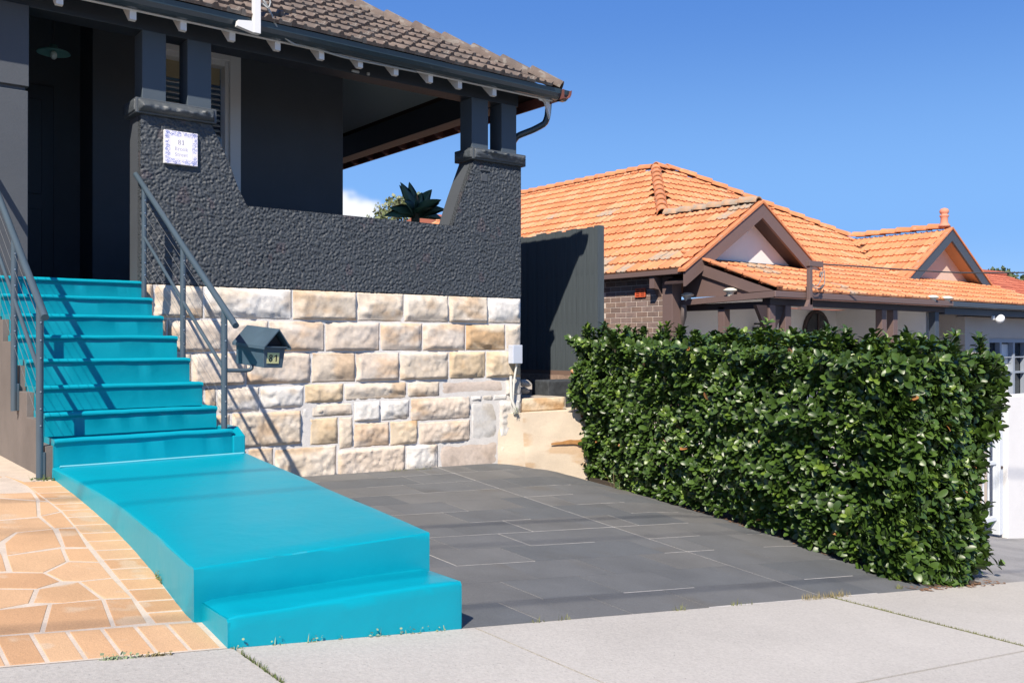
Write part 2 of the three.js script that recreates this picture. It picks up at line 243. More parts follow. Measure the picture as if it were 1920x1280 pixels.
  for (let j = 0; j < 9; j++) for (let i = 0; i < 7; i++) { const c = (a, b) => [Math.min(0.385 + 0.0, -2.9 + a * 0.47 + (hash(a, b, 3) - 0.5) * 0.2) + (a === 7 ? -0.02 + 0.0 : 0), 3.56 + b * 0.36 + (b ? (hash(a, b, 4) - 0.5) * 0.18 : 0)]; put('flagstone', [c(i, j), c(i + 1, j), c(i + 1, j + 1), c(i, j + 1)], 0.012); }
  const jv = [3.565, 3.684, 3.815, 3.959, 4.093, 4.236, 4.375, 4.518, 4.665, 4.803, 4.949, 5.103, 5.24, 5.37, 5.5, 5.62, 5.76, 5.9];
  const inX = v => v < 5.2 ? 1.088 + 0.022 * (v - 3.56) / 1.2 : 1.122 - 0.10 * (v - 5.2), ouX = v => v < 5.3 ? mix(1.245, 1.345, ss(3.7, 5.0, v)) : 1.345 - 0.13 * (v - 5.3);
  for (let i = 0; i < jv.length - 1; i++) put('border_brick', [[inX(jv[i]), jv[i]], [ouX(jv[i]), jv[i]], [ouX(jv[i + 1]), jv[i + 1]], [inX(jv[i + 1]), jv[i + 1]]], 0.008);
  for (let x = 1.245; x > -3; x -= 0.116) put('border_brick', [[x - 0.116, 3.285], [x, 3.285], [x, 3.556], [x - 0.116, 3.556]], 0.0075);
}

// ------------------------------------------------------------------ the charcoal house
const house = thing('house', 'charcoal painted bungalow with roughcast veranda, sandstone base and brown tiled roof', 'house');
const stoneWall = part('stone_wall', house);
mk('mortar', bx(2.31, 6.425, 0.0, 2.105, 7.9915, 8.25), M.mortar, stoneWall);
function rockGeo(w, h, amp, seed, rough, cols) { // rock-faced block: chiselled margin, broken face, iron staining in the stone
  const nx = Math.max(4, Math.round(w / 0.018)), ny = Math.max(4, Math.round(h / 0.018)), pos = [], col = [], uv = [], idx = [];
  const tilt = (hash(seed, 1) - 0.5) * 0.5, tilt2 = (hash(seed, 2) - 0.35) * 0.6, base = cols[0], iron = cols[1], pale = cols[2];
  for (let j = 0; j <= ny; j++) for (let i = 0; i <= nx; i++) {
    const s = i / nx, t = j / ny, ed = Math.min(s * w, (1 - s) * w, t * h, (1 - t) * h); const sw = k => 0.012 + 0.11 * Math.pow(hash(seed, k, 77), 1.5) * (0.5 + vn((s + t) * 6, seed, k)); const m = 0.10 + 0.90 * ss(0, sw(1), s * w) * ss(0, sw(2), (1 - s) * w) * ss(0, sw(3), t * h) * ss(0, sw(4), (1 - t) * h);
    const X = s * w * 7 + seed * 13.7, Y = t * h * 7 + seed * 5.3;
    let n = fbm(X * 0.8, Y * 0.8, seed, 3); const r1 = Math.abs(fbm(X * 0.9 + 7, Y * 1.1, seed + 3, 3) - 0.5) * 2, q5 = (n + (s - 0.5) * tilt + (t - 0.5) * tilt2) * 5, qf = q5 - Math.floor(q5), step = (Math.floor(q5) + ss(0.72, 1.0, qf)) / 5;
    const coarse = mix(n, step, 0.82) * 0.8 + (1 - r1) * 0.2; const fine = fbm(X * 4, Y * 4, seed + 9, 3);
    let z = m * amp * ((rough ? 0.45 : 0.8) * coarse + (rough ? 0.80 : 0.28) * fine + 0.10);
    z += 0.006;
    const eo = (q, k) => (q === 0 || q === 1 ? 0.006 * (vn(X * 2 + k, Y * 2, seed + 30) - 0.5) : 0);
    pos.push(s * w + eo(s, 0), t * h + eo(t, 5), z); uv.push(s * w + seed, t * h);
    const st = ss(0.50, 0.70, fbm(s * w * 3.2 + seed * 3, t * h * 6.5, seed + 50, 4)), pl = ss(0.48, 0.66, fbm(s * w * 4, t * h * 4 + seed, seed + 70, 4)), gr = 0.92 + 0.16 * hash(i, j, seed), dk = ss(0.66, 0.76, fbm(s * w * 9, t * h * 9, seed + 90, 4));
    for (let q = 0; q < 3; q++) { let c = mix(base[q], iron[q], st * 0.75); c = mix(c, pale[q], pl * 0.6 * (1 - st)); c *= 1.08 * gr * (1 - 0.2 * dk); col.push(c); }
  }
  for (let j = 0; j < ny; j++) for (let i = 0; i < nx; i++) { const a = j * (nx + 1) + i, b = a + 1, c = a + nx + 1, d = c + 1; if ((i + j) % 2) idx.push(a, b, d, a, d, c); else idx.push(a, b, c, b, d, c); }
  // returns at the edges
  const ring = []; for (let i = 0; i <= nx; i++) ring.push(i); for (let j = 1; j <= ny; j++) ring.push(j * (nx + 1) + nx); for (let i = nx - 1; i >= 0; i--) ring.push(ny * (nx + 1) + i); for (let j = ny - 1; j > 0; j--) ring.push(j * (nx + 1));
  const b0 = pos.length / 3; ring.forEach(k => { pos.push(pos[k * 3], pos[k * 3 + 1], -0.02); col.push(col[k * 3], col[k * 3 + 1], col[k * 3 + 2]); uv.push(uv[k * 2], uv[k * 2 + 1]); });
  ring.forEach((k, i) => { const n = (i + 1) % ring.length; idx.push(k, b0 + i, ring[n], ring[n], b0 + i, b0 + n); });
  const g = new THREE.BufferGeometry(); g.setAttribute('position', new THREE.Float32BufferAttribute(pos, 3)); g.setAttribute('color', new THREE.Float32BufferAttribute(col, 3)); g.setAttribute('uv', new THREE.Float32BufferAttribute(uv, 2)); g.setIndex(idx); g.computeVertexNormals(); return g;
}
const PAL = { w: [[0.66, 0.64, 0.60], [0.55, 0.46, 0.36], [0.72, 0.70, 0.67]], c: [[0.60, 0.52, 0.42], [0.50, 0.36, 0.23], [0.67, 0.61, 0.53]], p: [[0.60, 0.51, 0.42], [0.54, 0.39, 0.26], [0.66, 0.60, 0.53]], o: [[0.58, 0.46, 0.31], [0.48, 0.30, 0.15], [0.64, 0.55, 0.43]], s: [[0.58, 0.49, 0.42], [0.52, 0.42, 0.34], [0.62, 0.54, 0.47]], g: [[0.60, 0.59, 0.57], [0.50, 0.45, 0.38], [0.66, 0.65, 0.63]] };
const stones = []; // x0, x1, y0, y1, palette, kind (0 rock faced, 1 picked, 2 smooth)
[[[2.30, 2.433, 2.857, 3.692, 4.369, 4.906, 5.453, 5.97, 6.432], 1.822, 2.112, 'ccwccccwc'], [[2.30, 2.542, 3.025, 3.461, 4.026, 4.627, 5.127, 5.672, 6.212, 6.432], 1.527, 1.818, 'pppppppoc'], [[2.30, 2.755, 3.243, 3.88, 4.354, 4.854, 5.458, 5.943, 6.432], 1.228, 1.523, 'cppcpcoo']].forEach(([xs, y0, y1, pal]) => { for (let i = 0; i < xs.length - 1; i++) stones.push([xs[i], xs[i + 1], y0, y1, pal[i], 0]); });
`2.36 2.86 .98 1.222 p 1|2.865 2.977 1.02 1.218 c 1|2.977 3.375 .986 1.214 w 1|3.375 3.813 1.004 1.213 w 1|3.813 4.228 1.036 1.224 o 1|4.228 4.938 1.046 1.222 c 1|4.946 5.345 1.052 1.215 c 1|5.352 6.21 1.054 1.222 s 2|6.218 6.43 1.03 1.222 g 1|3.11 3.784 .66 .983 c 1|2.36 3.1 .66 .975 c 1|3.790 3.884 .861 1 g 2|3.790 3.866 .65 .856 g 2|3.888 4.330 .904 1.032 c 1|3.870 4.168 .637 .899 o 1|4.336 4.634 .832 1.040 w 1|4.638 4.975 .832 1.040 w 1|4.982 5.735 .804 1.047 p 1|5.743 5.889 .984 1.048 g 1|5.894 6.040 .984 1.048 g 1|6.046 6.235 .984 1.048 w 1|5.743 6.12 .557 .978 g 2|6.126 6.43 .557 .978 g 1|4.174 4.328 .582 .896 c 1|4.332 4.738 .582 .826 p 1|4.742 5.074 .574 .826 o 1|5.080 5.737 .562 .797 p 1|2.36 3.255 .30 .652 c 1|3.261 3.508 .32 .652 c 1|3.514 4.152 .30 .632 c 1|4.159 4.927 .28 .577 p 1|4.931 5.328 .28 .570 w 1|5.335 6.12 .26 .555 s 2|6.126 6.43 .2 .55 c 1`.split('|').forEach(r => { const a = r.split(' '); stones.push([+a[0], +a[1], +a[2], +a[3], a[4], +a[5]]); });
stones.forEach(([x0, x1, y0, y1, p, k], i) => { const j = 0.0068; const g = rockGeo(x1 - x0 - 2 * j, y1 - y0 - 2 * j, k === 2 ? 0.010 : k === 1 ? 0.036 : 0.050, i + 3, k === 1, PAL[p]); g.translate(x0 + j, y0 + j, -8.0); mk('stone_block', g, M.stone, stoneWall); });

// roughcast parapet and piers
const WT = 8.27, body = part('veranda_wall', house);
const rough = [[2.318, 2.112], [6.434, 2.112], [6.434, 3.585], [5.786, 3.585], [5.632, 3.21], [5.501, 2.853], [3.253, 2.849], [3.168, 3.004], [3.094, 3.197], [3.007, 3.375], [2.926, 3.54], [2.318, 3.54]];
mk('roughcast_face', prismV(rough, 7.992, 8.06), M.roughcast, body);
{ // pebble-dash lumps as real relief on the face
  const inP = (x, y) => { let c = false; for (let i = 0, j = rough.length - 1; i < rough.length; j = i++) { const [xi, yi] = rough[i], [xj, yj] = rough[j]; if ((yi > y) !== (yj > y) && x < (xj - xi) * (y - yi) / (yj - yi) + xi) c = !c; } return c; };
  const st = 0.0075, nx = Math.floor(4.105 / st), ny = Math.floor(1.42 / st), pos = [], uv = [], idx = [], id = new Int32Array((nx + 1) * (ny + 1)).fill(-1);
  const lump = (x, y) => { let v = 0; for (const [cs, sd, a] of [[0.023, 1, 0.75], [0.014, 2, 0.55]]) { const X = x / cs, Y = y / cs, xi = Math.floor(X), yi = Math.floor(Y); let m = 0; for (let p = -1; p <= 1; p++) for (let q = -1; q <= 1; q++) { const h = hash(xi + p, yi + q, sd + 4); if (h < 0.25) continue; const dx = xi + p + hash(xi + p, yi + q, sd) - X, dy = yi + q + hash(xi + p, yi + q, sd + 9) - Y; m = Math.max(m, (0.45 + 0.55 * h) * (1 - (dx * dx + dy * dy) / (0.3 + 0.35 * h))); } v += a * Math.max(0, m); } return v; };
  const at = (i, j) => { const k = j * (nx + 1) + i; if (id[k] < 0) { const x = 2.322 + i * st, y = 2.116 + j * st; id[k] = pos.length / 3; pos.push(x, y, -(7.9935 - 0.0135 * lump(x, y))); uv.push(x, y); } return id[k]; };
  for (let j = 0; j < ny; j++) for (let i = 0; i < nx; i++) { const x = 2.322 + (i + 0.5) * st, y = 2.116 + (j + 0.5) * st; if (!inP(x - st, y) || !inP(x + st, y) || !inP(x, y + st)) continue; const a = at(i, j), b = at(i + 1, j), c = at(i, j + 1), d = at(i + 1, j + 1); if ((i + j) % 2) idx.push(a, b, d, a, d, c); else idx.push(a, b, c, b, d, c); }
  const g = new THREE.BufferGeometry(); g.setAttribute('position', new THREE.Float32BufferAttribute(pos, 3)); g.setAttribute('uv', new THREE.Float32BufferAttribute(uv, 2)); g.setIndex(idx); g.computeVertexNormals();
  mk('pebble_dash', g, M.pebble, body);
}
mk('smooth_back', prismV(rough.map(([x, y]) => [x === 2.318 ? x - 0.004 : x === 6.434 ? x - 0.003 : x, y - (y > 2.2 ? 0.003 : 0)]), 8.061, WT), M.charcoal, body);
mk('foundation_wall', bx(6.2, 6.425, 0, 2.108, 8.26, 15), M.charcoal, body);
mk('veranda_floor', bx(1.1, 6.4, 1.98, 2.118, 8.28, 14.9), M.charcoal, body);
mk('repair_patch', merge([rbx(5.86, 5.99, 3.475, 3.492, 7.972, 8.0, 0.004), rbx(5.87, 5.96, 3.36, 3.44, 7.978, 8.0, 0.006)]), M.charcoal, body);
function capStone(x0, x1, y0, y1, v0, v1, seed) { // painted rock-faced cap with margins
  const g = []; const f = rockGeo(x1 - x0 - 0.05, y1 - y0 - 0.03, 0.085, seed, true, [[1, 1, 1], [1, 1, 1], [1, 1, 1]]); f.deleteAttribute('color'); f.translate(x0 + 0.025, y0 + 0.015, -v0 - 0.004); g.push(f);
  const s = rockGeo(v1 - v0 - 0.03, y1 - y0 - 0.03, 0.035, seed + 1, true, [[1, 1, 1], [1, 1, 1], [1, 1, 1]]); s.deleteAttribute('color'); s.rotateY(-Math.PI / 2).translate(x0 + 0.004, y0 + 0.015, -v1 + 0.015 + 0.0); g.push(s);
  g.push(rbx(x0, x1, y0, y1, v0, v1, 0.008)); return merge(g);
}
mk('pier_cap', capStone(2.27, 2.96, 3.538, 3.668, 7.955, 8.30, 201), M.charcoalStone, house);
mk('pier_cap', capStone(5.74, 6.475, 3.583, 3.712, 7.955, 8.30, 205), M.charcoalStone, house);
for (const [a, b, y] of [[2.341, 2.54, 3.667], [2.722, 2.933, 3.667], [5.772, 5.994, 3.711], [6.178, 6.388, 3.711]]) mk('column', rbx(a, b, y, 4.26, 8.015, 8.235, 0.006), M.column, house);
// pier and wall left of the doorway
mk('left_pier', merge([rbx(-3.4, 1.478, 3.62, 4.26, 8.0, 8.27, 0.006), rbx(-3.4, 1.472, 1.9, 3.585, 8.0, 8.27, 0.006), bx(-3.4, 1.455, 3.5, 3.7, 8.03, 8.25)]), M.charcoal, house);
mk('left_base_wall', bx(-3.4, 1.46, 0.3, 1.899, 8.01, 8.27), M.sideWall, house);
// walls behind the veranda, doorway
const inner = part('house_wall', house);
mk('front_wall', prismV([[2.36, 2.118], [5.117, 2.118], [5.117, 5.6], [2.36, 5.6]], 9.7, 9.95, 0, [[[2.90, 2.5], [2.90, 4.72], [3.80, 4.72], [3.80, 2.5]]]), M.charcoal, inner);
mk('side_wall', bx(4.9, 5.117, 1.5, 5.6, 9.951, 15), M.charcoal, inner);
mk('porch_back_wall', bx(0.9, 2.359, 2.118, 5.6, 10.2, 10.4), M.charcoal, inner);
mk('porch_side_wall', bx(0.9, 1.1, 2.0, 5.6, 8.28, 10.19), M.charcoal, inner);
mk('porch_return_wall', bx(2.361, 2.5, 2.118, 5.6, 9.952, 10.42), M.charcoal, inner);
mk('room_floor', bx(1.1, 4.89, 1.9, 2.0, 10.41, 14.9), M.charcoal, inner);
mk('room_back_wall', bx(-3.4, 5.117, 0.5, 5.6, 15, 15.2), M.charcoal, inner);
mk('left_side_wall', bx(-3.6, -3.4, 0.5, 4.5, 8, 15.2), M.charcoal, inner);
const door = mk('front_door', rbx(1.25, 2.1, 2.12, 4.2, 10.14, 10.19, 0.006), M.darkTimber, house);
for (const [a, b] of [[2.25, 2.95], [3.1, 4.05]]) mk('door_panel', rbx(1.36, 1.99, a, b, 10.128, 10.15, 0.008), M.darkTimber, door);
{ // sash window with plantation shutters
  const w = part('window', house); const fr = (x0, x1, y0, y1, v0, v1) => rbx(x0, x1, y0, y1, v0, v1, 0.008);
  mk('frame', merge([fr(2.80, 2.92, 2.42, 4.78, 9.66, 9.82), fr(3.74, 3.862, 2.42, 4.78, 9.66, 9.82), fr(2.921, 3.739, 4.66, 4.779, 9.661, 9.82), fr(2.77, 3.89, 2.36, 2.42, 9.60, 9.82), fr(2.86, 2.95, 2.43, 4.70, 9.70, 9.84), fr(3.70, 3.79, 2.43, 4.70, 9.70, 9.84), fr(2.95, 3.70, 4.60, 4.70, 9.70, 9.84)]), M.white, w);
  mk('sash_rail', fr(2.95, 3.70, 3.62, 3.67, 9.73, 9.80), M.white, w); mk('sash_rail', fr(2.95, 3.70, 2.43, 2.52, 9.74, 9.80), M.white, w);
  mk('pane', bx(2.95, 3.70, 2.52, 3.62, 9.765, 9.771), M.glass, w); mk('pane', bx(2.95, 3.70, 3.67, 4.60, 9.745, 9.751), phys({ color: rgb(1, 1, 1), transmission: 1, roughness: 0.02, thickness: 0 }), w);
  mk('blind', bx(2.96, 3.69, 4.42, 4.60, 9.83, 9.85), std({ color: rgb(0.42, 0.36, 0.22), roughness: 0.9 }), w);
  for (let i = 0; i < 13; i++) { const y = 3.70 + i * 0.057; const g = new THREE.BoxGeometry(0.74, 0.008, 0.052); g.rotateX(0.55).translate(3.325, y, -9.85); mk('shutter_slat', g, M.white, w); }
}
// beams, eaves, raked ceiling, roof
const P = 0.59, EV = 7.66, EX = 6.80, EY = 4.40; // front eave line v, side eave x, eave height, pitch
mk('front_beam', rbx(-3.4, 6.42, 4.255, 4.56, 8.02, 8.24, 0.006), M.darkTimber, house);
mk('side_beam', rbx(6.2, 6.41, 4.256, 4.55, 8.245, 15, 0.006), M.darkTimber, house);
mk('rear_pier', bx(6.1, 6.42, 2.1, 4.25, 14.3, 14.8), M.charcoal, house);
{
  const c = part('ceiling', house); const yc = (x, v) => Math.min(EY - 0.10 + P * (v - EV), EY - 0.10 + P * (EX - x));
  const plane = pts => { const g = new THREE.BufferGeometry(); const pos = []; for (let i = 1; i < pts.length - 1; i++) for (const q of [pts[0], pts[i + 1], pts[i]]) pos.push(q[0], yc(q[0], q[1]), -q[1]); g.setAttribute('position', new THREE.Float32BufferAttribute(pos, 3)); g.computeVertexNormals(); return boxUV(g); };
  const h0 = [EX - 0.55, EV + 0.55], h1 = [EX - 2.6, EV + 2.6];
  mk('lining', plane([[-3.4, h0[1]], h0, h1, [-3.4, h1[1]]]), M.ceiling, c);
  mk('lining', plane([h0, [h0[0], 15], [h1[0], 15], h1]), M.ceiling, c);
}
{
  const rf = part('roof', house);
  const ry = (x, v) => EY + P * Math.min(v - EV, EX - x), S = 5.1;
  const quad = (pts, hf) => { const pos = []; for (let i = 1; i < pts.length - 1; i++) for (const q of [pts[0], pts[i], pts[i + 1]]) pos.push(q[0], hf(q[0], q[1]), -q[1]); const g = new THREE.BufferGeometry(); g.setAttribute('position', new THREE.Float32BufferAttribute(pos, 3)); g.computeVertexNormals(); return boxUV(g); };
  const und = std({ color: rgb(0.06, 0.045, 0.04), roughness: 0.9 });
  mk('sarking', merge([quad([[-3.8, EV], [EX, EV], [EX - S, EV + S], [-3.8, EV + S]], (x, v) => EY - 0.012 + P * (v - EV)), quad([[EX, EV], [EX, 18], [EX - S, 18], [EX - S, EV + S]], (x, v) => EY - 0.012 + P * (EX - x)), quad([[-3.8, EV + S], [EX - S, EV + S], [EX - S, 18], [-3.8, 18]], () => EY + P * S - 0.012)]), und, rf);
  const tones = [[0.14, 0.108, 0.092], [0.115, 0.088, 0.075], [0.165, 0.13, 0.11], [0.13, 0.105, 0.092]].map((c, i) => std({ map: tex(256, 0.5, (x, y) => { const l = ss(0.56, 0.68, fbm(x * 8, y * 8, 160 + i, 4, 8)), k = 0.7 + 0.6 * fbm(x * 6, y * 6, 150 + i, 4, 6) + 0.3 * (hash(x * 256, y * 256, i) - 0.5); return [mix(c[0], 0.24, l * 0.6) * k, mix(c[1], 0.225, l * 0.6) * k, mix(c[2], 0.20, l * 0.6) * k]; }), roughness: 0.95, bumpMap: fineBump, bumpScale: 0.003 }));
  tileRoof(rf, { o: [EX, EY + 0.01, EV - 0.03], e: [-1, 0, 0], s: [0, P, 1], cols: 46, rows: 17, w: 0.235, l: 0.30, lift: 0.05, roll: 1.7, seed: 31, tones, inside: (x, v) => x < EX - (v - EV) - 0.02 && x > -3.8, near: (x, v) => x > 1.9 && v < 11.0 });
  // hip caps
  const R = rng(5); for (let i = 0; i < 22; i++) { const s = 0.04 + i * 0.235; const a = V3(EX - s, EY + P * s + 0.015, EV + s), b = V3(EX - s - 0.25, EY + P * (s + 0.25) + 0.045, EV + s + 0.25); mk('hip_cap', capGeo(b, a, 0.115, 0.10), tones[Math.floor(R() * 4)], rf); }
}
function capGeo(a, b, r0, r1) { // half-round ridge cap from a to b
  const d = b.clone().sub(a), L = d.length(), g = new THREE.CylinderGeometry(r1, r0, L, 10, 1, true, -Math.PI / 2, Math.PI), g2 = new THREE.CylinderGeometry(r1 - 0.02, r0 - 0.02, L, 10, 1, true, -Math.PI / 2, Math.PI);
  const rim = new THREE.RingGeometry(r0 - 0.02, r0, 10, 1, 0, Math.PI).rotateX(Math.PI / 2).rotateY(0).translate(0, -L / 2, 0), rim2 = new THREE.RingGeometry(r1 - 0.02, r1, 10, 1, 0, Math.PI).rotateX(Math.PI / 2).translate(0, L / 2, 0);
  const m = merge([g, g2, rim, rim2]); // cylinder half faces +z
  const y = d.normalize(), up = new THREE.Vector3(0, 1, 0), x = y.clone().cross(up).normalize(), z = x.clone().cross(y);
  m.applyMatrix4(new THREE.Matrix4().makeBasis(x, y, z).setPosition(a.clone().add(b).multiplyScalar(0.5))); return boxUV(m);
}
function tileGeo(w, l, lift, roll) { // interlocking tile: side roll, centre roll, thick lower lip
  const pr = [[0, 0.020], [0.10, 0.022], [0.18, 0.004], [0.42, 0.004], [0.47, 0.014], [0.55, 0.014], [0.60, 0.004], [0.90, 0.004], [1.0, 0.020]], pos = [], uv = [], idx = [];
  for (const [y, dz] of [[-0.012, lift - 0.026], [-0.012, lift - 0.004], [0.008, lift], [l * 0.6, lift * 0.4], [l + 0.02, 0.0]]) pr.forEach(([x, z], i) => { pos.push((x - 0.5) * w, y, y < 0 && dz < lift - 0.01 ? dz : dz + z * roll); uv.push(x * w, y + (y < 0 ? -0.03 : 0)); });
  const n = pr.length; for (let r = 0; r < 4; r++) { if (r === 3) { } for (let i = 0; i < n - 1; i++) { const a = r * n + i, b = a + 1, c = a + n, d = c + 1; idx.push(a, b, d, a, d, c); } }
  const g = new THREE.BufferGeometry(); g.setAttribute('position', new THREE.Float32BufferAttribute(pos, 3)); g.setAttribute('uv', new THREE.Float32BufferAttribute(uv, 2)); g.setIndex(idx); const q = g.toNonIndexed(); q.computeVertexNormals(); return q;
}
function tileRoof(parent, o) {
  const R = rng(o.seed), e = new THREE.Vector3(o.e[0], o.e[1], -o.e[2]).normalize(), s = new THREE.Vector3(o.s[0], o.s[1], -o.s[2]).normalize(); let n = e.clone().cross(s).normalize(); let ee = e; if (n.y < 0) { ee = e.clone().negate(); n = ee.clone().cross(s).normalize(); }
  const O = new THREE.Vector3(o.o[0], o.o[1], -o.o[2]), geo = o.geo || (o.geo = tileGeo(o.w * 0.995, o.l, o.lift || 0.034, o.roll || 1.15)), far = [], cand = [];
  for (let r = 0; r < o.rows; r++) for (let c = 0; c < o.cols; c++) {
    const p = O.clone().addScaledVector(e, (c + 0.5 + (o.half && r % 2 ? 0.5 : 0)) * o.w).addScaledVector(s, r * o.l);
    const q = p.clone().addScaledVector(s, o.l * 0.5); if (!o.inside(q.x, -q.z)) continue;
    p.addScaledVector(n, (R() - 0.5) * 0.006);
    const m = new THREE.Matrix4().makeBasis(ee, s, n).multiply(new THREE.Matrix4().makeRotationZ((R() - 0.5) * 0.012)).setPosition(p);
    cand.push({ m, near: o.near(q.x, -q.z), d: q.length(), t: Math.floor(R() * o.tones.length), p: q });
  }
  cand.sort((a, b) => (b.near - a.near) || a.d - b.d);
  cand.forEach((k, i) => { const tt = o.tone ? o.tone(k.p, k.t) : k.t; if (k.near && i < (o.max ?? 290)) { const t = mk('roof_tile', geo, o.tones[tt], parent); t.applyMatrix4(k.m); } else (far[tt] ||= []).push(k.m); });
  far.forEach((ms, t) => { if (!ms) return; const im = new THREE.InstancedMesh(geo, o.tones[t], ms.length); ms.forEach((m, i) => im.setMatrixAt(i, m)); im.name = 'roof_tiles'; im.userData.kind = 'stuff'; parent.add(im); });
  return cand.length;
}
{ // gutters, fascia, rafters
  const gp = [[0, 0], [0.02, -0.035], [0.06, -0.055], [0.115, -0.055], [0.115, 0.045], [0.105, 0.045], [0.105, -0.045], [0.062, -0.045], [0.03, -0.028], [0.012, 0.0], [0.004, 0.045], [-0.008, 0.048], [-0.006, 0.036]];
  const gf = prismX(gp.map(([a, b]) => [7.635 + a, 4.375 + b]), -3.9, 6.84); mk('front_gutter', gf, M.gutter, house);
  const gs = boxUV(ext(gp.map(([a, b]) => [6.84 - a, 4.375 + b]), 10.4).translate(0, 0, -18.0)); mk('side_gutter', gs, M.redBrown, house);
  mk('front_fascia', bx(-3.9, 6.70, 4.312, 4.40, 7.755, 7.775), M.white, house);
  mk('side_fascia', bx(6.685, 6.705, 4.285, 4.40, 7.776, 18), M.redBrown, house);
  for (const x of [-0.6, -0.15, 0.3, 0.75, 1.2, 1.65, 2.199, 2.608, 3.031, 3.45, 3.883, 4.289, 4.684, 5.089, 5.449, 5.898]) mk('rafter_tail', prismX([[7.776, 4.245], [7.82, 4.242], [8.02, 4.42], [8.02, 4.58], [7.776, 4.435]], x - 0.026, x + 0.026), M.white, house);
  for (let v = 8.6; v < 14.5; v += 0.45) mk('rafter_tail', prismV([[6.684, 4.285], [6.62, 4.29], [6.42, 4.43], [6.42, 4.585], [6.684, 4.45]], v - 0.03, v + 0.03), M.redBrown, house);
  mk('corner_bracket', merge([prismV([[6.42, 4.38], [6.62, 4.30], [6.69, 4.12], [6.70, 4.284], [6.70, 4.42], [6.42, 4.5]], 7.79, 7.82), rbx(6.52, 6.57, 4.30, 4.35, 7.775, 7.79, 0.004)]), M.white, house);
  mk('downpipe', tube([V3(6.72, 4.30, 7.85), V3(6.72, 4.17, 7.87), V3(6.70, 4.09, 7.9), V3(6.6, 4.02, 7.98), V3(6.47, 3.95, 8.1), V3(6.44, 3.85, 8.16), V3(6.44, 3.5, 8.17)], 0.036), M.gutter, house);
  const sb = part('service_bracket', house); mk('post', rbx(3.14, 3.20, 4.28, 5.3, 7.56, 7.62, 0.004), M.white, sb); mk('foot', prismV([[3.0, 4.36], [3.14, 4.38], [3.139, 4.28]].concat([[2.99, 4.31]]), 7.565, 7.615), M.white, sb);
  mk('cable', tube([V3(3.22, 4.62, 7.6), V3(3.24, 4.57, 7.58), V3(3.30, 4.50, 7.6), V3(3.42, 4.36, 7.66), V3(3.58, 4.31, 7.72), V3(3.75, 4.325, 7.74), V3(4.1, 4.30, 7.75), V3(4.9, 4.31, 7.75)], 0.011, 60, 8), M.cable, sb);
  mk('cable_loop', tube([V3(3.22, 4.56, 7.59), V3(3.27, 4.52, 7.57), V3(3.29, 4.58, 7.57), V3(3.26, 4.66, 7.58), V3(3.22, 4.9, 7.6), V3(3.17, 5.25, 7.6)], 0.007, 40, 6), M.cable, sb);
  mk('beam_sensor', merge([rbx(4.32, 4.40, 4.262, 4.285, 7.995, 8.02, 0.005), rbx(4.49, 4.52, 4.262, 4.29, 8.0, 8.02, 0.005)]), M.cable, house);
  const jb = part('junction_box', house); mk('box', rbx(6.225, 6.36, 1.385, 1.59, 7.87, 7.96, 0.008), std({ color: rgb(0.52, 0.57, 0.66), roughness: 0.5 }), jb); mk('conduit', merge([tube([V3(6.30, 1.39, 7.90), V3(6.28, 1.2, 7.92), V3(6.27, 1.0, 7.93), V3(6.29, 0.83, 7.93)], 0.012, 20, 8), tube([V3(6.24, 1.25, 7.93), V3(6.25, 1.0, 7.93), V3(6.31, 0.84, 7.91)], 0.017, 20, 8)]), std({ color: rgb(0.66, 0.65, 0.6), roughness: 0.6 }), jb);
}
{ // house number tile
  const s = thing('house_number_sign', 'square white tile sign with blue patterned border, reading 81, on the charcoal pier', 'sign'); s.position.set(2.649, 3.285, 0);
  const cv = document.createElement('canvas'); cv.width = cv.height = 512; const c = cv.getContext('2d'); c.fillStyle = '#e9e6f2'; c.fillRect(0, 0, 512, 512); const R = rng(77);
  c.lineWidth = 5; for (let i = 0; i < 300; i++) { const side = i % 4, a = R() * 512, b = 12 + R() * 56; const [x, y] = side === 0 ? [a, b] : side === 1 ? [a, 512 - b] : side === 2 ? [b, a] : [512 - b, a]; c.strokeStyle = ['#6d79b4', '#8d97c6', '#55609f', '#a9b0d6'][Math.floor(R() * 4)]; c.beginPath(); c.arc(x, y, 6 + R() * 12, R() * 6, R() * 6 + 3); c.stroke(); }
  c.fillStyle = '#f1eef6'; c.fillRect(84, 84, 344, 344); c.strokeStyle = '#b9bede'; c.lineWidth = 3; c.strokeRect(84, 84, 344, 344);
  c.textAlign = 'center'; c.fillStyle = '#5e6070'; c.font = '100px serif'; c.fillText('81', 256, 205); c.fillStyle = '#8d8f9f'; c.font = '74px serif'; c.fillText('Brook', 256, 300); c.fillText('Street', 256, 390);
  const t = new THREE.CanvasTexture(cv); t.colorSpace = THREE.SRGBColorSpace;
  const f = new THREE.PlaneGeometry(0.280, 0.280); f.translate(0, 0, -7.9525); const fm = phys({ map: t, roughness: 0.25 });
  mk('tile', rbx(-0.143, 0.143, -0.143, 0.143, 7.956, 7.992, 0.004), M.white, s); mk('printed_face', f, fm, s);
}
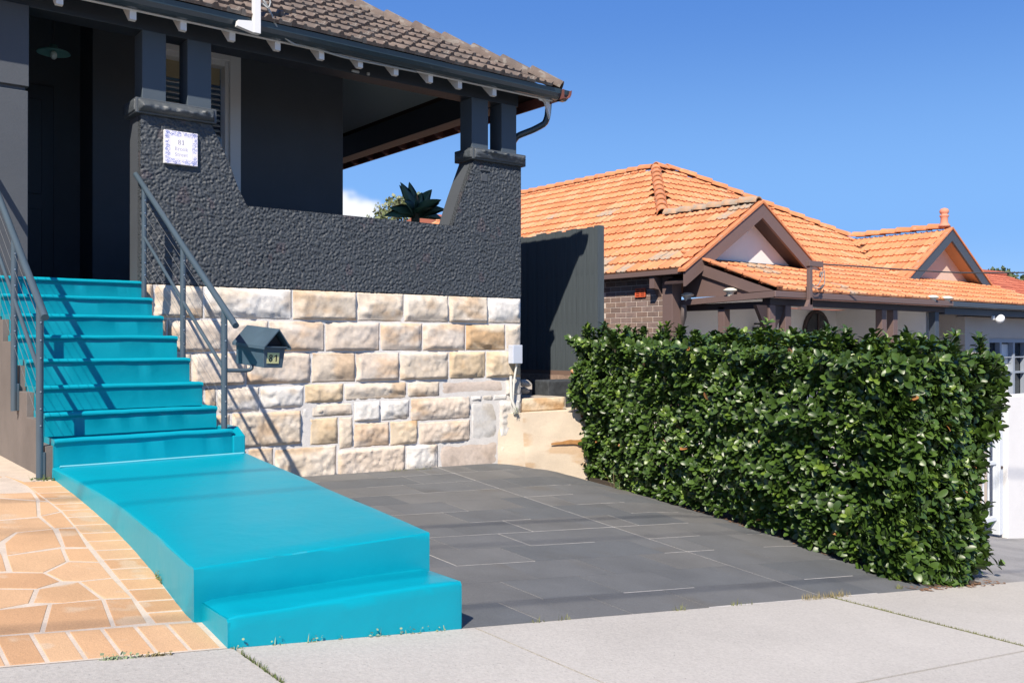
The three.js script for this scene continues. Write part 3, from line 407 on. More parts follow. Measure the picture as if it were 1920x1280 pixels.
{ // porch lamp
  const l = thing('porch_lamp', 'dull green enamel disc lamp hanging in the dark doorway', 'lamp'); const en = std({ color: rgb(0.16, 0.36, 0.33), roughness: 0.4 });
  const d = new THREE.LatheGeometry([[0, 0.06], [0.03, 0.06], [0.04, 0.035], [0.13, 0.0], [0.14, -0.012], [0.135, -0.012], [0.05, 0.01], [0, 0.012]].map(p => new THREE.Vector2(...p)), 24).translate(1.86, 4.22, -9.0);
  mk('shade', d, en, l); mk('bulb', new THREE.SphereGeometry(0.03, 12, 8).scale(1, 1.3, 1).translate(1.86, 4.19, -9.0), std({ color: rgb(0.5, 0.55, 0.5), roughness: 0.3 }), l); mk('rod', bar(V3(1.86, 4.27, 9), V3(1.86, 5.05, 9), 0.008), M.darkTimber, l);
}
// ------------------------------------------------------------------ teal stairs
const NV = [7.88, 7.666, 7.344, 7.04, 6.75, 6.494, 6.204, 5.945], NY = [0.523, 0.377, 0.222, 0.065, -0.098, -0.266, -0.422, -0.561].map(y => y + E);
const XL = 1.235, XR = 2.319;
{
  const st = thing('painted_staircase', 'bright teal painted concrete steps and landing leading up to the doorway', 'stairs');
  for (let i = 0; i < 8; i++) {
    const v = NV[i], y = NY[i], yb = i < 7 ? NY[i + 1] : 0.85, back = i ? NV[i - 1] + 0.028 : 8.26; const r = hash(i, 3), x0 = XL + (r - 0.5) * 0.012, x1 = (i === 0 ? 2.312 : i === 7 ? 2.325 : XR + (hash(i, 9) - 0.5) * 0.02);
    const pf = []; for (let k = 0; k <= 8; k++) { const a = Math.PI / 2 + k / 8 * Math.PI; pf.push([v + 0.017 + 0.017 * Math.cos(a), y - 0.017 + 0.017 * Math.sin(a)]); }
    pf.push([v + 0.019, y - 0.038], [v + 0.019, yb - 0.012], [back, yb - 0.012], [back, y - 0.002]);
    const nx = 26, g = ext(pf, x1 - x0, 0.006).rotateY(Math.PI / 2).translate(x0, 0, 0);
    // split along the width to let the hand-laid edges wander a little
    const gg = []; const N = 18; for (let q = 0; q < N; q++) { }
    mk('step', wander(pf, x0, x1, 40, i), M.teal, st);
  }
  function wander(pf, x0, x1, n, seed) {
    const pos = [], uv = [], idx = [], m = pf.length; pf = pf.slice().reverse();
    for (let i = 0; i <= n; i++) { const x = mix(x0, x1, i / n), er = Math.min(i, n - i) === 0 ? 0.004 : 0; pf.forEach(([v, y], k) => { const w = (fbm(x * 5 + seed * 3, k * 0.13 + seed, 7, 3) - 0.5); pos.push(x, y + 0.007 * w - er, -(v + 0.007 * w) - er * 0.5); }); }
    for (let i = 0; i < n; i++) for (let k = 0; k < m - 1; k++) { const a = i * m + k, b = a + 1, c = a + m, d = c + 1; idx.push(a, c, b, b, c, d); }
    let g = new THREE.BufferGeometry(); g.setAttribute('position', new THREE.Float32BufferAttribute(pos, 3)); g.setIndex(idx); g = boxUV2(toCreasedNormals(g, 0.5));
    const caps = [x0, x1].map((x, s) => { const c = new THREE.ShapeGeometry(shapeOf(pf)); const P2 = c.attributes.position; for (let i = 0; i < P2.count; i++) { const v = P2.getX(i), y = P2.getY(i); P2.setXYZ(i, x, y - 0.004, -v); } if (!s) { const ix = c.index.array; for (let i = 0; i < ix.length; i += 3) { const t = ix[i]; ix[i] = ix[i + 1]; ix[i + 1] = t; } } c.computeVertexNormals(); return boxUV(c); });
    return merge([g, ...caps]);
  }
  function boxUV2(g) { const p = g.attributes.position, uv = []; for (let i = 0; i < p.count; i++) uv.push(p.getX(i), p.getY(i) - p.getZ(i)); g.setAttribute('uv', new THREE.Float32BufferAttribute(uv, 2)); return g; }
  // landing: gently falling slab with a curved left side
  const lh = v => E - 0.728 - 0.0558 * (5.945 - v);
  const left = []; for (let i = 0; i <= 14; i++) { const v = mix(3.556, 5.96, i / 14); left.push([1.232 + 0.055 * Math.sin((v - 3.556) / 2.404 * Math.PI) - 0.0 * i, v]); }
  const plan = [...left.slice().reverse(), [1.233, 3.556], [2.319, 3.556], [2.415, 5.96]];
  const sub = (pts, n) => { const o = []; pts.forEach((p, i) => { const q = pts[(i + 1) % pts.length]; for (let k = 0; k < n; k++) o.push([mix(p[0], q[0], k / n), mix(p[1], q[1], k / n)]); }); return o; };
  const top = []; { const n = 36, mm = 22; const g = sheet(mm, n, (s, t) => { const v = mix(3.556, 5.96, t), xl = 1.232 + 0.055 * Math.sin((v - 3.556) / 2.404 * Math.PI), xr = mix(2.319, 2.415, (v - 3.556) / 2.4), x = mix(xl, xr, s); const ed = Math.min((x - xl), (xr - x), (v - 3.556)); const rd = 0.006 * Math.pow(1 - clamp(ed / 0.012, 0, 1), 2); return V3(x, lh(v) - rd + 0.006 * (fbm(x * 3, v * 3, 9, 3) - 0.5), v); }); top.push(g); }
  // edge strip (rounded) + sides
  const sides = []; { const path = []; for (let i = 0; i <= 30; i++) { const v = mix(5.96, 3.556, i / 30); path.push([1.232 + 0.055 * Math.sin((v - 3.556) / 2.404 * Math.PI), v]); } for (let i = 1; i <= 16; i++) path.push([mix(1.232, 2.319, i / 16), 3.556]); for (let i = 1; i <= 20; i++) { const v = mix(3.556, 5.96, i / 20); path.push([mix(2.319, 2.415, (v - 3.556) / 2.4), v]); }
    const n = path.length - 1, rings = [0, 0.006, 0.03, 0.12, 0.24, 0.5, 0.8]; sides.push(sheet(n, rings.length - 1, (s, t) => { const [x, v] = path[Math.round(s * n)], k = rings[Math.round(t * (rings.length - 1))]; const tt = Math.round(t * (rings.length - 1)); const nx = v < 3.56 ? 0 : (x < 1.6 ? -1 : 1), nv = v < 3.56 ? -1 : 0, o = tt === 0 ? 0 : 0.004 + 0.006 * (fbm(x * 5 + v * 5, k * 6, 13, 3) - 0.5) + (x < 1.6 && tt > 2 ? 0.02 * k : 0); return V3(x + nx * o, lh(v) - 0.006 - k + 0.006 * (tt === 0 ? fbm(x * 3, v * 3, 9, 3) - 0.5 : 0), v + nv * o); })); }
  mk('landing', merge([boxUV(top[0]), boxUV(sides[0])]).toNonIndexed === undefined ? top[0] : smoothMerge([top[0], sides[0]]), M.teal, st);
  function smoothMerge(gs) { const g = toCreasedNormals(mergeGeometries(gs.map(q => q)), 0.55); const p = g.attributes.position, nr = g.attributes.normal, uv = []; for (let i = 0; i < p.count; i++) { const ax = Math.abs(nr.getX(i)), ay = Math.abs(nr.getY(i)), az = Math.abs(nr.getZ(i)); if (ay > ax && ay > az) uv.push(p.getX(i), p.getZ(i)); else if (ax > az) uv.push(p.getZ(i), p.getY(i)); else uv.push(p.getX(i), p.getY(i)); } g.setAttribute('uv', new THREE.Float32BufferAttribute(uv, 2)); return g; }
  // pedestal beside the last step where the post stands
  mk('post_pedestal', prismX([[5.95, 0.86], [5.95, 0.985], [6.07, 1.04], [6.25, 1.04], [6.25, 0.86]], 2.326, 2.412, 0.008), M.teal, st);
  // lowest step
  const bs = sheet(30, 16, (s, t) => { const path = [[5, 0], [0, 0]]; const x = mix(1.268, 2.302, s), k = t * 16; // wraps over back, top, nose, riser
    const prof = [[3.62, 0], [3.556, 0.002], [3.5, 0.001], [3.45, 0], [3.4, 0], [3.35, 0], [3.32, 0], [3.292, 0], [3.284, -0.002], [3.279, -0.006], [3.277, -0.014], [3.276, -0.05], [3.276, -0.09], [3.274, -0.13], [3.273, -0.19], [3.273, -0.26], [3.273, -0.4]][Math.round(k)];
    const w = (fbm(x * 4, k * 0.3, 23, 3) - 0.5); const er = Math.min(s, 1 - s) < 0.01 ? 0.008 : 0; return V3(x, E - 0.9985 - 0.0285 * (x - 1.268) + prof[1] + 0.01 * w - er, prof[0] + 0.008 * w + er * 0.4); });
  const capL = prismX([[3.62, 0.0], [3.62, 0.59], [3.29, 0.592], [3.28, 0.58], [3.278, 0.0]], 1.262, 1.272, 0), capR = prismX([[3.62, 0.0], [3.62, 0.562], [3.29, 0.564], [3.28, 0.55], [3.278, 0.0]], 2.298, 2.308, 0);
  mk('bottom_step', merge([boxUV(toCreasedNormals(bs, 0.9)), capL, capR]), M.teal, st);
  // worn paint along the back edge of the landing
  mk('worn_edge', tube([V3(1.26, lh(5.92) + 0.004, 5.918), V3(1.5, lh(5.9) + 0.003, 5.921), V3(1.9, lh(5.9) + 0.004, 5.92), V3(2.39, lh(5.9) + 0.003, 5.925)], 0.006, 40, 6), M.tealWorn, st);
  // rendered side wall under the steps
  const sw = [[8.2, 0.4], [8.2, NY[0] - 0.045]]; for (let i = 0; i < 8; i++) { sw.push([NV[i] + 0.045, NY[i] - 0.045]); if (i < 7) sw.push([NV[i] + 0.045, NY[i + 1] - 0.045]); } sw.push([5.99, 0.4]);
  mk('side_wall', prismX(sw.reverse(), 1.196, 1.240, 0.003), M.sideWall, st, 'grey brown rendered side wall');
}
// ------------------------------------------------------------------ handrails
function handrail(x, label, posts, top, endV) {
  const h = thing('handrail', label, 'handrail', 'steel handrails of the teal stairs');
  const yr = v => top(v), mid = v => top(v) - 0.41;
  for (const [v, yb] of posts) { mk('post', bar(V3(x, yb, v), V3(x, yr(v) - 0.005, v), 0.0205), M.rail, h); }
  const [a, b] = [8.0, endV];
  mk('top_rail', merge([bar(V3(x, yr(a), a), V3(x, yr(b), b), 0.0215, 18)]), M.rail, h);
  const pv = posts.map(p => p[0]);
  mk('mid_rail', bar(V3(x, mid(pv[0]), pv[0]), V3(x, mid(pv[pv.length - 1]), pv[pv.length - 1]), 0.0125), M.rail, h);
  for (const o of [0.11, 0.215, 0.32, 0.52, 0.62, 0.72]) { mk('wire', bar(V3(x, yr(pv[0]) - o, pv[0]), V3(x, yr(pv[pv.length - 1]) - o, pv[pv.length - 1]), 0.0012, 6), M.wire, h); for (const v of pv) { const y = yr(v) - o; if (y > posts[pv.indexOf(v)][1] + 0.02) mk('wire_stud', bar(V3(x, y, v - 0.0245), V3(x, y, v + 0.0245), 0.0045, 8), M.steel, h); } }
  return h;
}
const railTop = v => { const k = (8 - v) / (8 - 5.86); return E + 1.425 - k * (1.425 - 0.155); };
handrail(2.285, 'blue grey steel handrail with wires, fixed to the pier and carrying the letterbox', [[7.765, NY[1] - 0.01], [6.82, NY[4] - 0.01], [6.0, 1.02]], railTop, 5.80);
{
  const h = handrail(1.168, 'blue grey steel handrail with wires, bolted outside the brown side wall', [[7.72, 1.45], [6.79, 1.16], [6.0, 0.72]], railTop, 5.86);
  for (const [v, y] of [[6.79, 1.24], [6.0, 0.86]]) mk('fixing_plate', merge([rbx(1.172, 1.197, y - 0.08, y + 0.1, v - 0.015, v + 0.05, 0.003), bar(V3(1.17, y - 0.05, v + 0.03), V3(1.185, y - 0.05, v + 0.03), 0.008, 8), bar(V3(1.17, y + 0.06, v + 0.03), V3(1.185, y + 0.06, v + 0.03), 0.008, 8)]), M.rail, h);
}
{ // letterbox on an arm from the post
  const m = thing('letterbox', 'blue grey house shaped letterbox with number 81, held on an arm beside the handrail post', 'letterbox');
  const lb = phys({ map: mottled([0.062, 0.10, 0.135], 0.15, 8, 0.5, 35, 0.05), roughness: 0.35, clearcoat: 0.2 }), dk = std({ color: rgb(0.012, 0.014, 0.018), roughness: 0.8 });
  const g = new THREE.Group(); g.name = 'box'; g.position.set(2.552, 1.452, -6.05); g.rotation.set(0.09, 0.24, -0.05); m.add(g);
  const F = [[-0.078, 0], [0.078, 0], [0.09, 0.145], [-0.09, 0.145]]; // tapered cross section (x,y)
  const bv = (pts, z0, z1, bev, holes) => boxUV(ext(pts, z1 - z0, bev, holes).translate(0, 0, z0));
  mk('body', bv(F, -0.16, 0.15, 0.003), lb, g); mk('gable_opening', bv([[-0.083, 0.146], [0.083, 0.146], [0, 0.24]], -0.158, 0.13), dk, g);
  const rp = (s) => { const q = [[0, 0.268], [s * 0.112, 0.145], [s * 0.106, 0.139], [0, 0.257]]; return bv(s > 0 ? q.reverse() : q, -0.175, 0.185, 0); };
  mk('roof', merge([rp(1), rp(-1), bv([[-0.112, 0.126], [-0.107, 0.126], [-0.107, 0.146], [-0.112, 0.146]], -0.174, 0.184), bv([[0.107, 0.126], [0.112, 0.126], [0.112, 0.146], [0.107, 0.146]], -0.174, 0.184)]), lb, g);
  mk('slot_flap', bv([[-0.088, 0.137], [0.088, 0.137], [0.088, 0.147], [-0.088, 0.147]], 0.15, 0.176, 0.002), M.rail, g);
  const cv = document.createElement('canvas'); cv.width = 256; cv.height = 192; const c = cv.getContext('2d'); c.fillStyle = '#cfcb92'; c.fillRect(0, 0, 256, 192); c.fillStyle = '#1b1b20'; c.font = 'bold 178px sans-serif'; c.textAlign = 'center'; c.fillText('8', 72, 160); c.fillText('1', 186, 160);
  const t = new THREE.CanvasTexture(cv); t.colorSpace = THREE.SRGBColorSpace;
  mk('number_plate', boxUV(new THREE.BoxGeometry(0.099, 0.075, 0.003).translate(-0.008, 0.066, 0.152)), std({ color: rgb(0.5, 0.48, 0.28), roughness: 0.5 }), g); const pf = new THREE.PlaneGeometry(0.096, 0.072).translate(-0.008, 0.066, 0.1545); mk('digits', pf, std({ map: t, roughness: 0.5 }), g);
  mk('arm', tube([V3(2.30, 1.425, 6.0), V3(2.40, 1.422, 6.0), V3(2.455, 1.424, 6.0), V3(2.475, 1.436, 6.0), V3(2.48, 1.455, 6.01)], 0.0135, 30, 10), M.rail, m);
}
// ------------------------------------------------------------------ pot plant on the veranda
{
  const a = thing('agave_plant', 'dark green agave rosette in a pot on the veranda', 'plant'); const lm = std({ color: rgb(0.075, 0.15, 0.09), roughness: 0.45 }); const R = rng(19), cx = 5.68, cy = 3.10, cv = 9.0;
  mk('pot', new THREE.LatheGeometry([[0, 0], [0.15, 0], [0.2, 0.3], [0.23, 0.62], [0.25, 0.64], [0.25, 0.7], [0.21, 0.7], [0.2, 0.66], [0, 0.66]].map(p => new THREE.Vector2(...p)), 24).translate(cx, 2.12, -cv), std({ color: rgb(0.10, 0.10, 0.11), roughness: 0.7 }), a);
  mk('stem', bar(V3(cx, 2.75, cv), V3(cx, cy + 0.05, cv), 0.05), std({ color: rgb(0.10, 0.09, 0.05), roughness: 0.9 }), a);
  const LV = [[2.65, 0.95, 0.40], [2.2, 0.75, 0.43], [1.72, 0.6, 0.41], [0.75, 0.8, 0.40], [0.35, 0.45, 0.34], [0.05, 0.18, 0.33], [2.9, 0.35, 0.30], [3.25, 0.12, 0.34], [1.2, 0.95, 0.3], [4.2, 0.7, 0.36], [5.1, 0.6, 0.36], [4.7, 0.3, 0.34], [5.7, 0.4, 0.32], [3.8, 0.5, 0.34]];
  LV.forEach(([az, el, L0], i) => { const L = L0 * 1.22; const flat = i < 9 ? 0.35 : 1; const d = new THREE.Vector3(Math.cos(az) * 1, Math.tan(el) * 0.9, -Math.sin(az) * 0 - (i < 9 ? (R() - 0.5) * 0.6 : 0)); if (i >= 9) d.set(Math.cos(az), Math.tan(el), -Math.sin(az)); if (i < 9) d.set(Math.cos(az) * Math.cos(el), Math.sin(Math.max(el, 0.1)) * 1.0 + (i < 5 ? 0.25 : 0), (R() - 0.5) * 0.5 * flat); d.normalize();
    const sd = d.clone().cross(new THREE.Vector3(0, 0.4, 1)).normalize(), up = sd.clone().cross(d).normalize(); const pos = [], idx = [], n = 10;
    for (let k = 0; k <= n; k++) { const t = k / n, w = 0.07 * Math.pow(Math.sin(Math.PI * (0.12 + 0.88 * (1 - t) * 0.62 + 0.0)), 1) * (t > 0.6 ? Math.sqrt(Math.max(0, (1 - t) / 0.4)) : 1), p = new THREE.Vector3(cx, cy, -cv).addScaledVector(d, L * t); p.y -= 0.10 * t * t * L / 0.4; const drop = p.clone(); for (const [s, z] of [[-1, 0.018], [0, -0.004], [1, 0.018], [0, -0.014]]) { const q = drop.clone().addScaledVector(sd, s * w).addScaledVector(up, z * (1 - t)); pos.push(q.x, q.y, q.z); } }
    for (let k = 0; k < n; k++) for (let e = 0; e < 4; e++) { const A = k * 4 + e, B = k * 4 + (e + 1) % 4; idx.push(A, B, A + 4, B, B + 4, A + 4); }
    const g = new THREE.BufferGeometry(); g.setAttribute('position', new THREE.Float32BufferAttribute(pos, 3)); g.setIndex(idx); g.computeVertexNormals(); mk('leaf', g, lm, a); });
}
// ------------------------------------------------------------------ side fence and low walls
{
  const f = thing('paling_fence', 'tall black painted paling fence beside the sandstone wall', 'fence'); const R = rng(23);
  for (let i = 0; i < 34; i++) { const v = 8.37 + i * 0.1005; const g = bx(-0.009, 0.009, -0.02, 1.80 + (R() - 0.5) * 0.03, -0.0495, 0.0495); g.rotateX((R() - 0.5) * 0.004); const m = mk('paling', g, M.fence, f); m.position.set(7.94 + (i % 2) * 0.004, 1.275 - i * 0.0005, -v); }
  mk('fence_post', rbx(7.955, 8.05, 0.9, 3.09, 8.33, 8.42, 0.005), M.fence, f); for (const y of [1.6, 2.75]) mk('rail', bx(7.96, 8.0, y, y + 0.07, 8.43, 11.9), M.fence, f);
  mk('bottom_board', bx(7.93, 7.96, 1.20, 1.255, 8.36, 11.9), std({ color: rgb(0.17, 0.11, 0.085), roughness: 0.9 }), f);
  const b = thing('brick_plinth', 'strip of weathered brown brick under the black fence', 'wall'); mk('brick_course', bx(7.92, 8.05, 1.06, 1.197, 8.36, 11.9), std({ map: mottled([0.30, 0.21, 0.16], 0.4, 20, 0.6, 99, 0.3), roughness: 0.95 }), b);
  const w = thing('rendered_retaining_wall', 'sandy rendered retaining wall with rusty stain at the corner of the driveway', 'wall');
  const H = 0.83, wall = sheet(40, 14, (s, t) => { const x = mix(6.1, 7.75, s), v = 8.0 - 0.255 * (x - 6.1) - 0.05 * Math.sin(Math.min(1, (x - 6.1) / 0.5) * Math.PI) * (1 - t), n = fbm(x * 5, t * 4, 33, 4) - 0.5; const yb = -0.15, y = mix(yb, H, t); const ledge = y < 0.46 ? -0.012 : 0, l2 = y < 0.66 ? -0.006 : 0; return V3(x, y + (t > 0.9 ? 0.01 * n : 0), v + ledge + l2 + 0.02 * n); });
  mk('face', boxUV(wall), M.sandConcrete, w); mk('top', slab([[6.1, 8.0], [7.75, 7.58], [7.75, 8.5], [6.1, 8.6]], () => H + 0.004, 0.5, 0), M.sandConcrete, w);
  mk('rust_stain', (() => { const n = 40, up = [], dn = []; for (let i = 0; i <= n; i++) { const x = mix(6.72, 7.42, i / n), k = Math.sin(i / n * Math.PI * 0.62); up.push([x, 0.490 + 0.045 * k * (0.35 + 0.9 * fbm(x * 14, 2, 5, 3))]); dn.push([x, 0.470 - 0.03 * Math.max(0, Math.sin((i / n - 0.3) * 7)) * vn(x * 9, 1, 4) * (i > 12 && i < 26 ? 1 : 0)]); } const g = new THREE.ShapeGeometry(shapeOf([...dn, ...up.reverse()])); const p = g.attributes.position; for (let i = 0; i < p.count; i++) { const x = p.getX(i); p.setZ(i, -(8.0 - 0.255 * (x - 6.1) - 0.035)); } g.computeVertexNormals(); return boxUV(g); })(), M.rustStain, w, 'rust brown stain');
  const sb = thing('sandstone_block', 'loose rough sandstone block on top of the rendered wall', 'stone'); const g1 = rockGeo(0.7, 0.145, 0.03, 301, true, PAL.o); g1.translate(6.44, 0.838, -8.06); mk('broken_face', g1, M.stone, sb); mk('block', prismY(ccw([[6.43, 8.07], [7.15, 8.05], [7.15, 8.45], [6.85, 8.72], [6.43, 8.3]]), 0.836, 0.985, 0.01), std({ map: mottled([0.42, 0.37, 0.30], 0.25, 10, 0.7, 98, 0.25), roughness: 0.95 }), sb);
  const kb = thing('black_block_wall', 'low black painted block wall below the fence', 'wall'); mk('wall', (() => { const g = rbx(7.10, 8.4, 0.3, 1.165, 8.30, 8.62, 0.02); return g; })(), std({ map: mottled([0.040, 0.046, 0.052], 0.5, 14, 0.6, 97, 0.5), roughness: 0.85, bumpMap: softBump, bumpScale: 0.01 }), kb);
  const rb = thing('rubble_stone', 'pale rounded rubble lying between the house corner and black wall', 'stone'); const gs = []; for (let i = 0; i < 7; i++) { const s = new THREE.IcosahedronGeometry(0.06 + 0.03 * R(), 1); const p = s.attributes.position; for (let k = 0; k < p.count; k++) { const n = 0.8 + 0.4 * vn(p.getX(k) * 18 + i, p.getY(k) * 18 + p.getZ(k) * 11, 3); p.setXYZ(k, p.getX(k) * n * 1.2, p.getY(k) * n * 0.7, p.getZ(k) * n); } s.computeVertexNormals(); s.translate(6.5 + R() * 0.3, 0.95 + R() * 0.2, -8.2 - R() * 0.35); gs.push(s); } gs.forEach(g => mk('rubble', g, std({ color: rgb(0.42, 0.40, 0.36), roughness: 0.95 }), rb));
  structure(mk('side_garden', slab([[6.43, 8.55], [8.0, 8.55], [8.0, 14], [6.43, 14]], () => 0.98, 0.6, 0), M.earth), 'earth strip between the house and the fence', 'ground');
}
// ------------------------------------------------------------------ neighbouring bungalow pair with orange roof
{
  const n = thing('neighbour_house', 'bungalow with orange tiled roof, two gables and brown brick side wall behind the hedge', 'house');
  const Q = 0.63, X0 = 10.7, YE = 2.75, GV = 9.3;
  const rf = part('roof', n);
  const tones = [[0.62, 0.255, 0.115], [0.66, 0.285, 0.135], [0.58, 0.225, 0.10], [0.64, 0.31, 0.165], [0.46, 0.30, 0.19]].map((c, i) => std({ map: tex(256, 0.6, (x, y) => { const k = 0.80 + 0.4 * fbm(x * 6, y * 6, 170 + i, 4, 6) + 0.2 * (hash(x * 256, y * 256, i) - 0.5), l = ss(i === 4 ? 0.42 : 0.66, i === 4 ? 0.6 : 0.78, fbm(x * 9, y * 9, 180 + i, 4, 9)); return [mix(c[0], 0.33, l * 0.7) * k, mix(c[1], 0.30, l * 0.7) * k, mix(c[2], 0.25, l * 0.7) * k]; }), roughness: 0.9, bumpMap: fineBump, bumpScale: 0.003 }));
  const poly = (pts, hf) => { const pos = []; for (let i = 1; i < pts.length - 1; i++) for (const q of [pts[0], pts[i], pts[i + 1]]) pos.push(q[0], hf(q[0], q[1]), -q[1]); const g = new THREE.BufferGeometry(); g.setAttribute('position', new THREE.Float32BufferAttribute(pos, 3)); g.computeVertexNormals(); return boxUV(g); };
  const hl = x => YE + Q * (x - X0), hfr = v => 5.47 - Q * (13.9 - v), hg1 = x => 3.91 - Q * (x - 12.54), hg2 = x => 3.98 - Q * Math.abs(18.92 - x), hs = v => 2.38 + 0.36 * (v - 8);
  const und = std({ color: rgb(0.20, 0.09, 0.05), roughness: 0.9 });
  mk('sarking', merge([poly([[X0, GV], [12.54, GV], [12.54, 11.44], [15, 13.9], [15, 22], [X0, 22]], x => hl(x) - 0.02), poly([[15, 13.9], [12.54, 11.44], [13.7, 10.25], [17.75, 10.25], [18.92, 11.53], [15.7, 13.9]], (x, v) => hfr(v) - 0.02), poly([[12.54, GV], [14.4, GV], [14.4, 9.6], [12.54, 11.44]], x => hg1(x) - 0.02), poly([[17.2, GV], [18.92, GV], [18.92, 11.6], [17.2, 9.85]], x => hg2(x) - 0.02), poly([[18.92, GV], [20.9, GV], [20.9, 9.85], [18.92, 11.6]], x => hg2(x) - 0.02), poly([[11.1, 8], [21, 8], [21, 9.55], [11.1, 9.55]], (x, v) => hs(v) - 0.02), poly([[13.9, 9.55], [17.6, 9.55], [17.6, 10.4], [13.9, 10.4]], (x, v) => hs(v) - 0.02), poly([[15, 13.9], [15.7, 13.9], [15.7, 22], [15, 22]], () => 5.45), poly([[15.7, 13.9], [18.92, 11.53], [21, 11.6], [21, 22], [15.7, 22]], x => 5.45 - (x - 15.7) * 0.46)]), und, rf);
  const grey = (p, t) => (fbm(p.x * 1.3, p.z * 1.1, 60, 3) > 0.60 && p.x < 13.5 && hash(p.x * 31, p.z * 17) > 0.4) ? 4 : t % 4;
  const base = { w: 0.235, l: 0.33, tones, lift: 0.036, tone: grey };
  const inP = (x, v) => (v < 11.44 ? x < 12.50 : x < 12.54 + (v - 11.44) - 0.04 && x < 15) && x > X0 - 0.05;
  tileRoof(rf, { ...base, seed: 41, o: [X0 - 0.04, YE + 0.0, GV + 0.02], e: [0, 0, 1], s: [1, Q, 0], cols: 52, rows: 16, inside: inP, near: (x, v) => v < 14.5, max: 110 });
  tileRoof(rf, { ...base, seed: 42, o: [12.2, hfr(10.3) + 0.0, 10.3], e: [1, 0, 0], s: [0, Q, 1], cols: 30, rows: 13, inside: (x, v) => v > 10.3 && x > 12.58 + Math.abs(v - 11.44) * (v > 11.44 ? 1 : 1) && x < 18.92 - Math.max(0, (v - 11.53)) * 1.36 - Math.max(0, 11.53 - v) - 0.03 && v < 13.88, near: () => true, max: 70 });
  tileRoof(rf, { ...base, seed: 43, o: [18.92, hg2(18.92) - Q * 1.72, GV + 0.02], e: [0, 0, 1], s: [1, Q, 0], cols: 10, rows: 6, inside: (x, v) => x < 18.9 && v < 9.85 + (x - 17.2) - 0.05, near: () => true, max: 30, o: [17.2, hg2(17.2), GV + 0.02] });
  tileRoof(rf, { ...base, seed: 44, o: [11.1, hs(7.97), 7.97], e: [1, 0, 0], s: [0, 0.36, 1], cols: 43, rows: 8, l: 0.33, inside: (x, v) => x < 21 && v < 10.45 && !(x > 10.9 && x < 14.2 && v > 9.62) && !(x > 17.5 && v > 9.62), near: x => x < 19, max: 85 });
  const R = rng(8), cap = (a, b, k) => { const d = b.clone().sub(a), L = d.length(), m = Math.max(1, Math.round(L / 0.36)); for (let i = 0; i < m; i++) { const p = a.clone().addScaledVector(d, i / m), q = a.clone().addScaledVector(d, (i + 1.08) / m); p.y += 0.035; q.y += 0.012; mk('ridge_cap', capGeo(p, q, 0.115, 0.10), tones[k ?? [0, 2, 2][Math.floor(R() * 3)]], rf); } };
  cap(V3(15, 5.47, 20), V3(15, 5.47, 14.0)); cap(V3(15.0, 5.47, 13.9), V3(15.7, 5.47, 13.9)); cap(V3(12.58, 3.95, 11.48), V3(14.95, 5.44, 13.85)); cap(V3(18.85, 3.99, 11.58), V3(15.75, 5.45, 13.86)); cap(V3(12.54, 3.92, 11.35), V3(12.54, 3.92, GV + 0.05), 4); cap(V3(18.92, 3.99, 11.5), V3(18.92, 3.99, GV + 0.1));
  cap(V3(15.9, hfr(11.85), 13.0), V3(15.9, hfr(11.85), 12.9));
  // verge tiles and barge boards of the two gables
  const barge = (ax, ay, half, mat, nm) => { const g = part(nm, n); for (const s of [-1, 1]) { const q = [[ax, ay + 0.0], [ax + s * half, ay - Q * half], [ax + s * half, ay - Q * half - 0.24], [ax, ay - 0.24]]; mk('barge_board', prismV(ccw(q), GV - 0.05, GV - 0.005), mat, g); const u = [[ax, ay + 0.045], [ax + s * (half + 0.03), ay + 0.045 - Q * (half + 0.03)], [ax + s * (half + 0.03), ay + 0.005 - Q * (half + 0.03)], [ax, ay + 0.005]]; mk('verge_trim', prismV(ccw(u), GV - 0.07, GV + 0.08), tones[2], g); } return g; };
  barge(12.54, 3.91, 1.9, M.brownTimber, 'gable'); const g2 = barge(18.92, 3.98, 1.85, M.slateTimber, 'gable');
  mk('soffit', merge([-1, 1].map(s => prismV(ccw([[12.54, 3.72], [12.54 + s * 1.85, 3.72 - Q * 1.85], [12.54 + s * 1.85, 3.69 - Q * 1.85], [12.54, 3.69]]), GV + 0.0, 9.72))), M.darkBrown, n); mk('soffit', merge([-1, 1].map(s => prismV(ccw([[18.92, 3.79], [18.92 + s * 1.8, 3.79 - Q * 1.8], [18.92 + s * 1.8, 3.76 - Q * 1.8], [18.92, 3.76]]), GV, 9.72))), std({ color: rgb(0.42, 0.25, 0.14), roughness: 0.8 }), n);
  mk('gable_wall', prismV([[11.0, 2.6], [14.1, 2.6], [14.1, 2.75], [12.54, 3.74], [11.0, 2.75]], 9.55, 9.65), M.render, n); mk('gable_wall', prismV([[17.4, 2.6], [20.4, 2.6], [20.4, 2.85], [18.92, 3.80], [17.4, 2.85]], 9.55, 9.65), M.pinkRender, n);
  mk('flashing', bx(11.15, 14.1, 2.90, 2.955, 9.50, 9.548), M.darkBrown, n);
  { const f = mk('finial', new THREE.LatheGeometry([[0, 0], [0.13, 0], [0.11, 0.05], [0.075, 0.1], [0.07, 0.2], [0.09, 0.23], [0.095, 0.25], [0.06, 0.27], [0.085, 0.30], [0.095, 0.34], [0.07, 0.39], [0, 0.41]].map(p => new THREE.Vector2(...p)), 14).translate(18.92, 4.03, -GV - 0.12), std({ color: rgb(0.60, 0.26, 0.17), roughness: 0.8 }), n); }
  // brick side wall
  const bw = part('brick_wall', n); bw.position.x = -0.10; mk('mortar', bx(10.96, 11.15, -1, 2.74, 9.87, 11.24), M.brickMortar, bw);
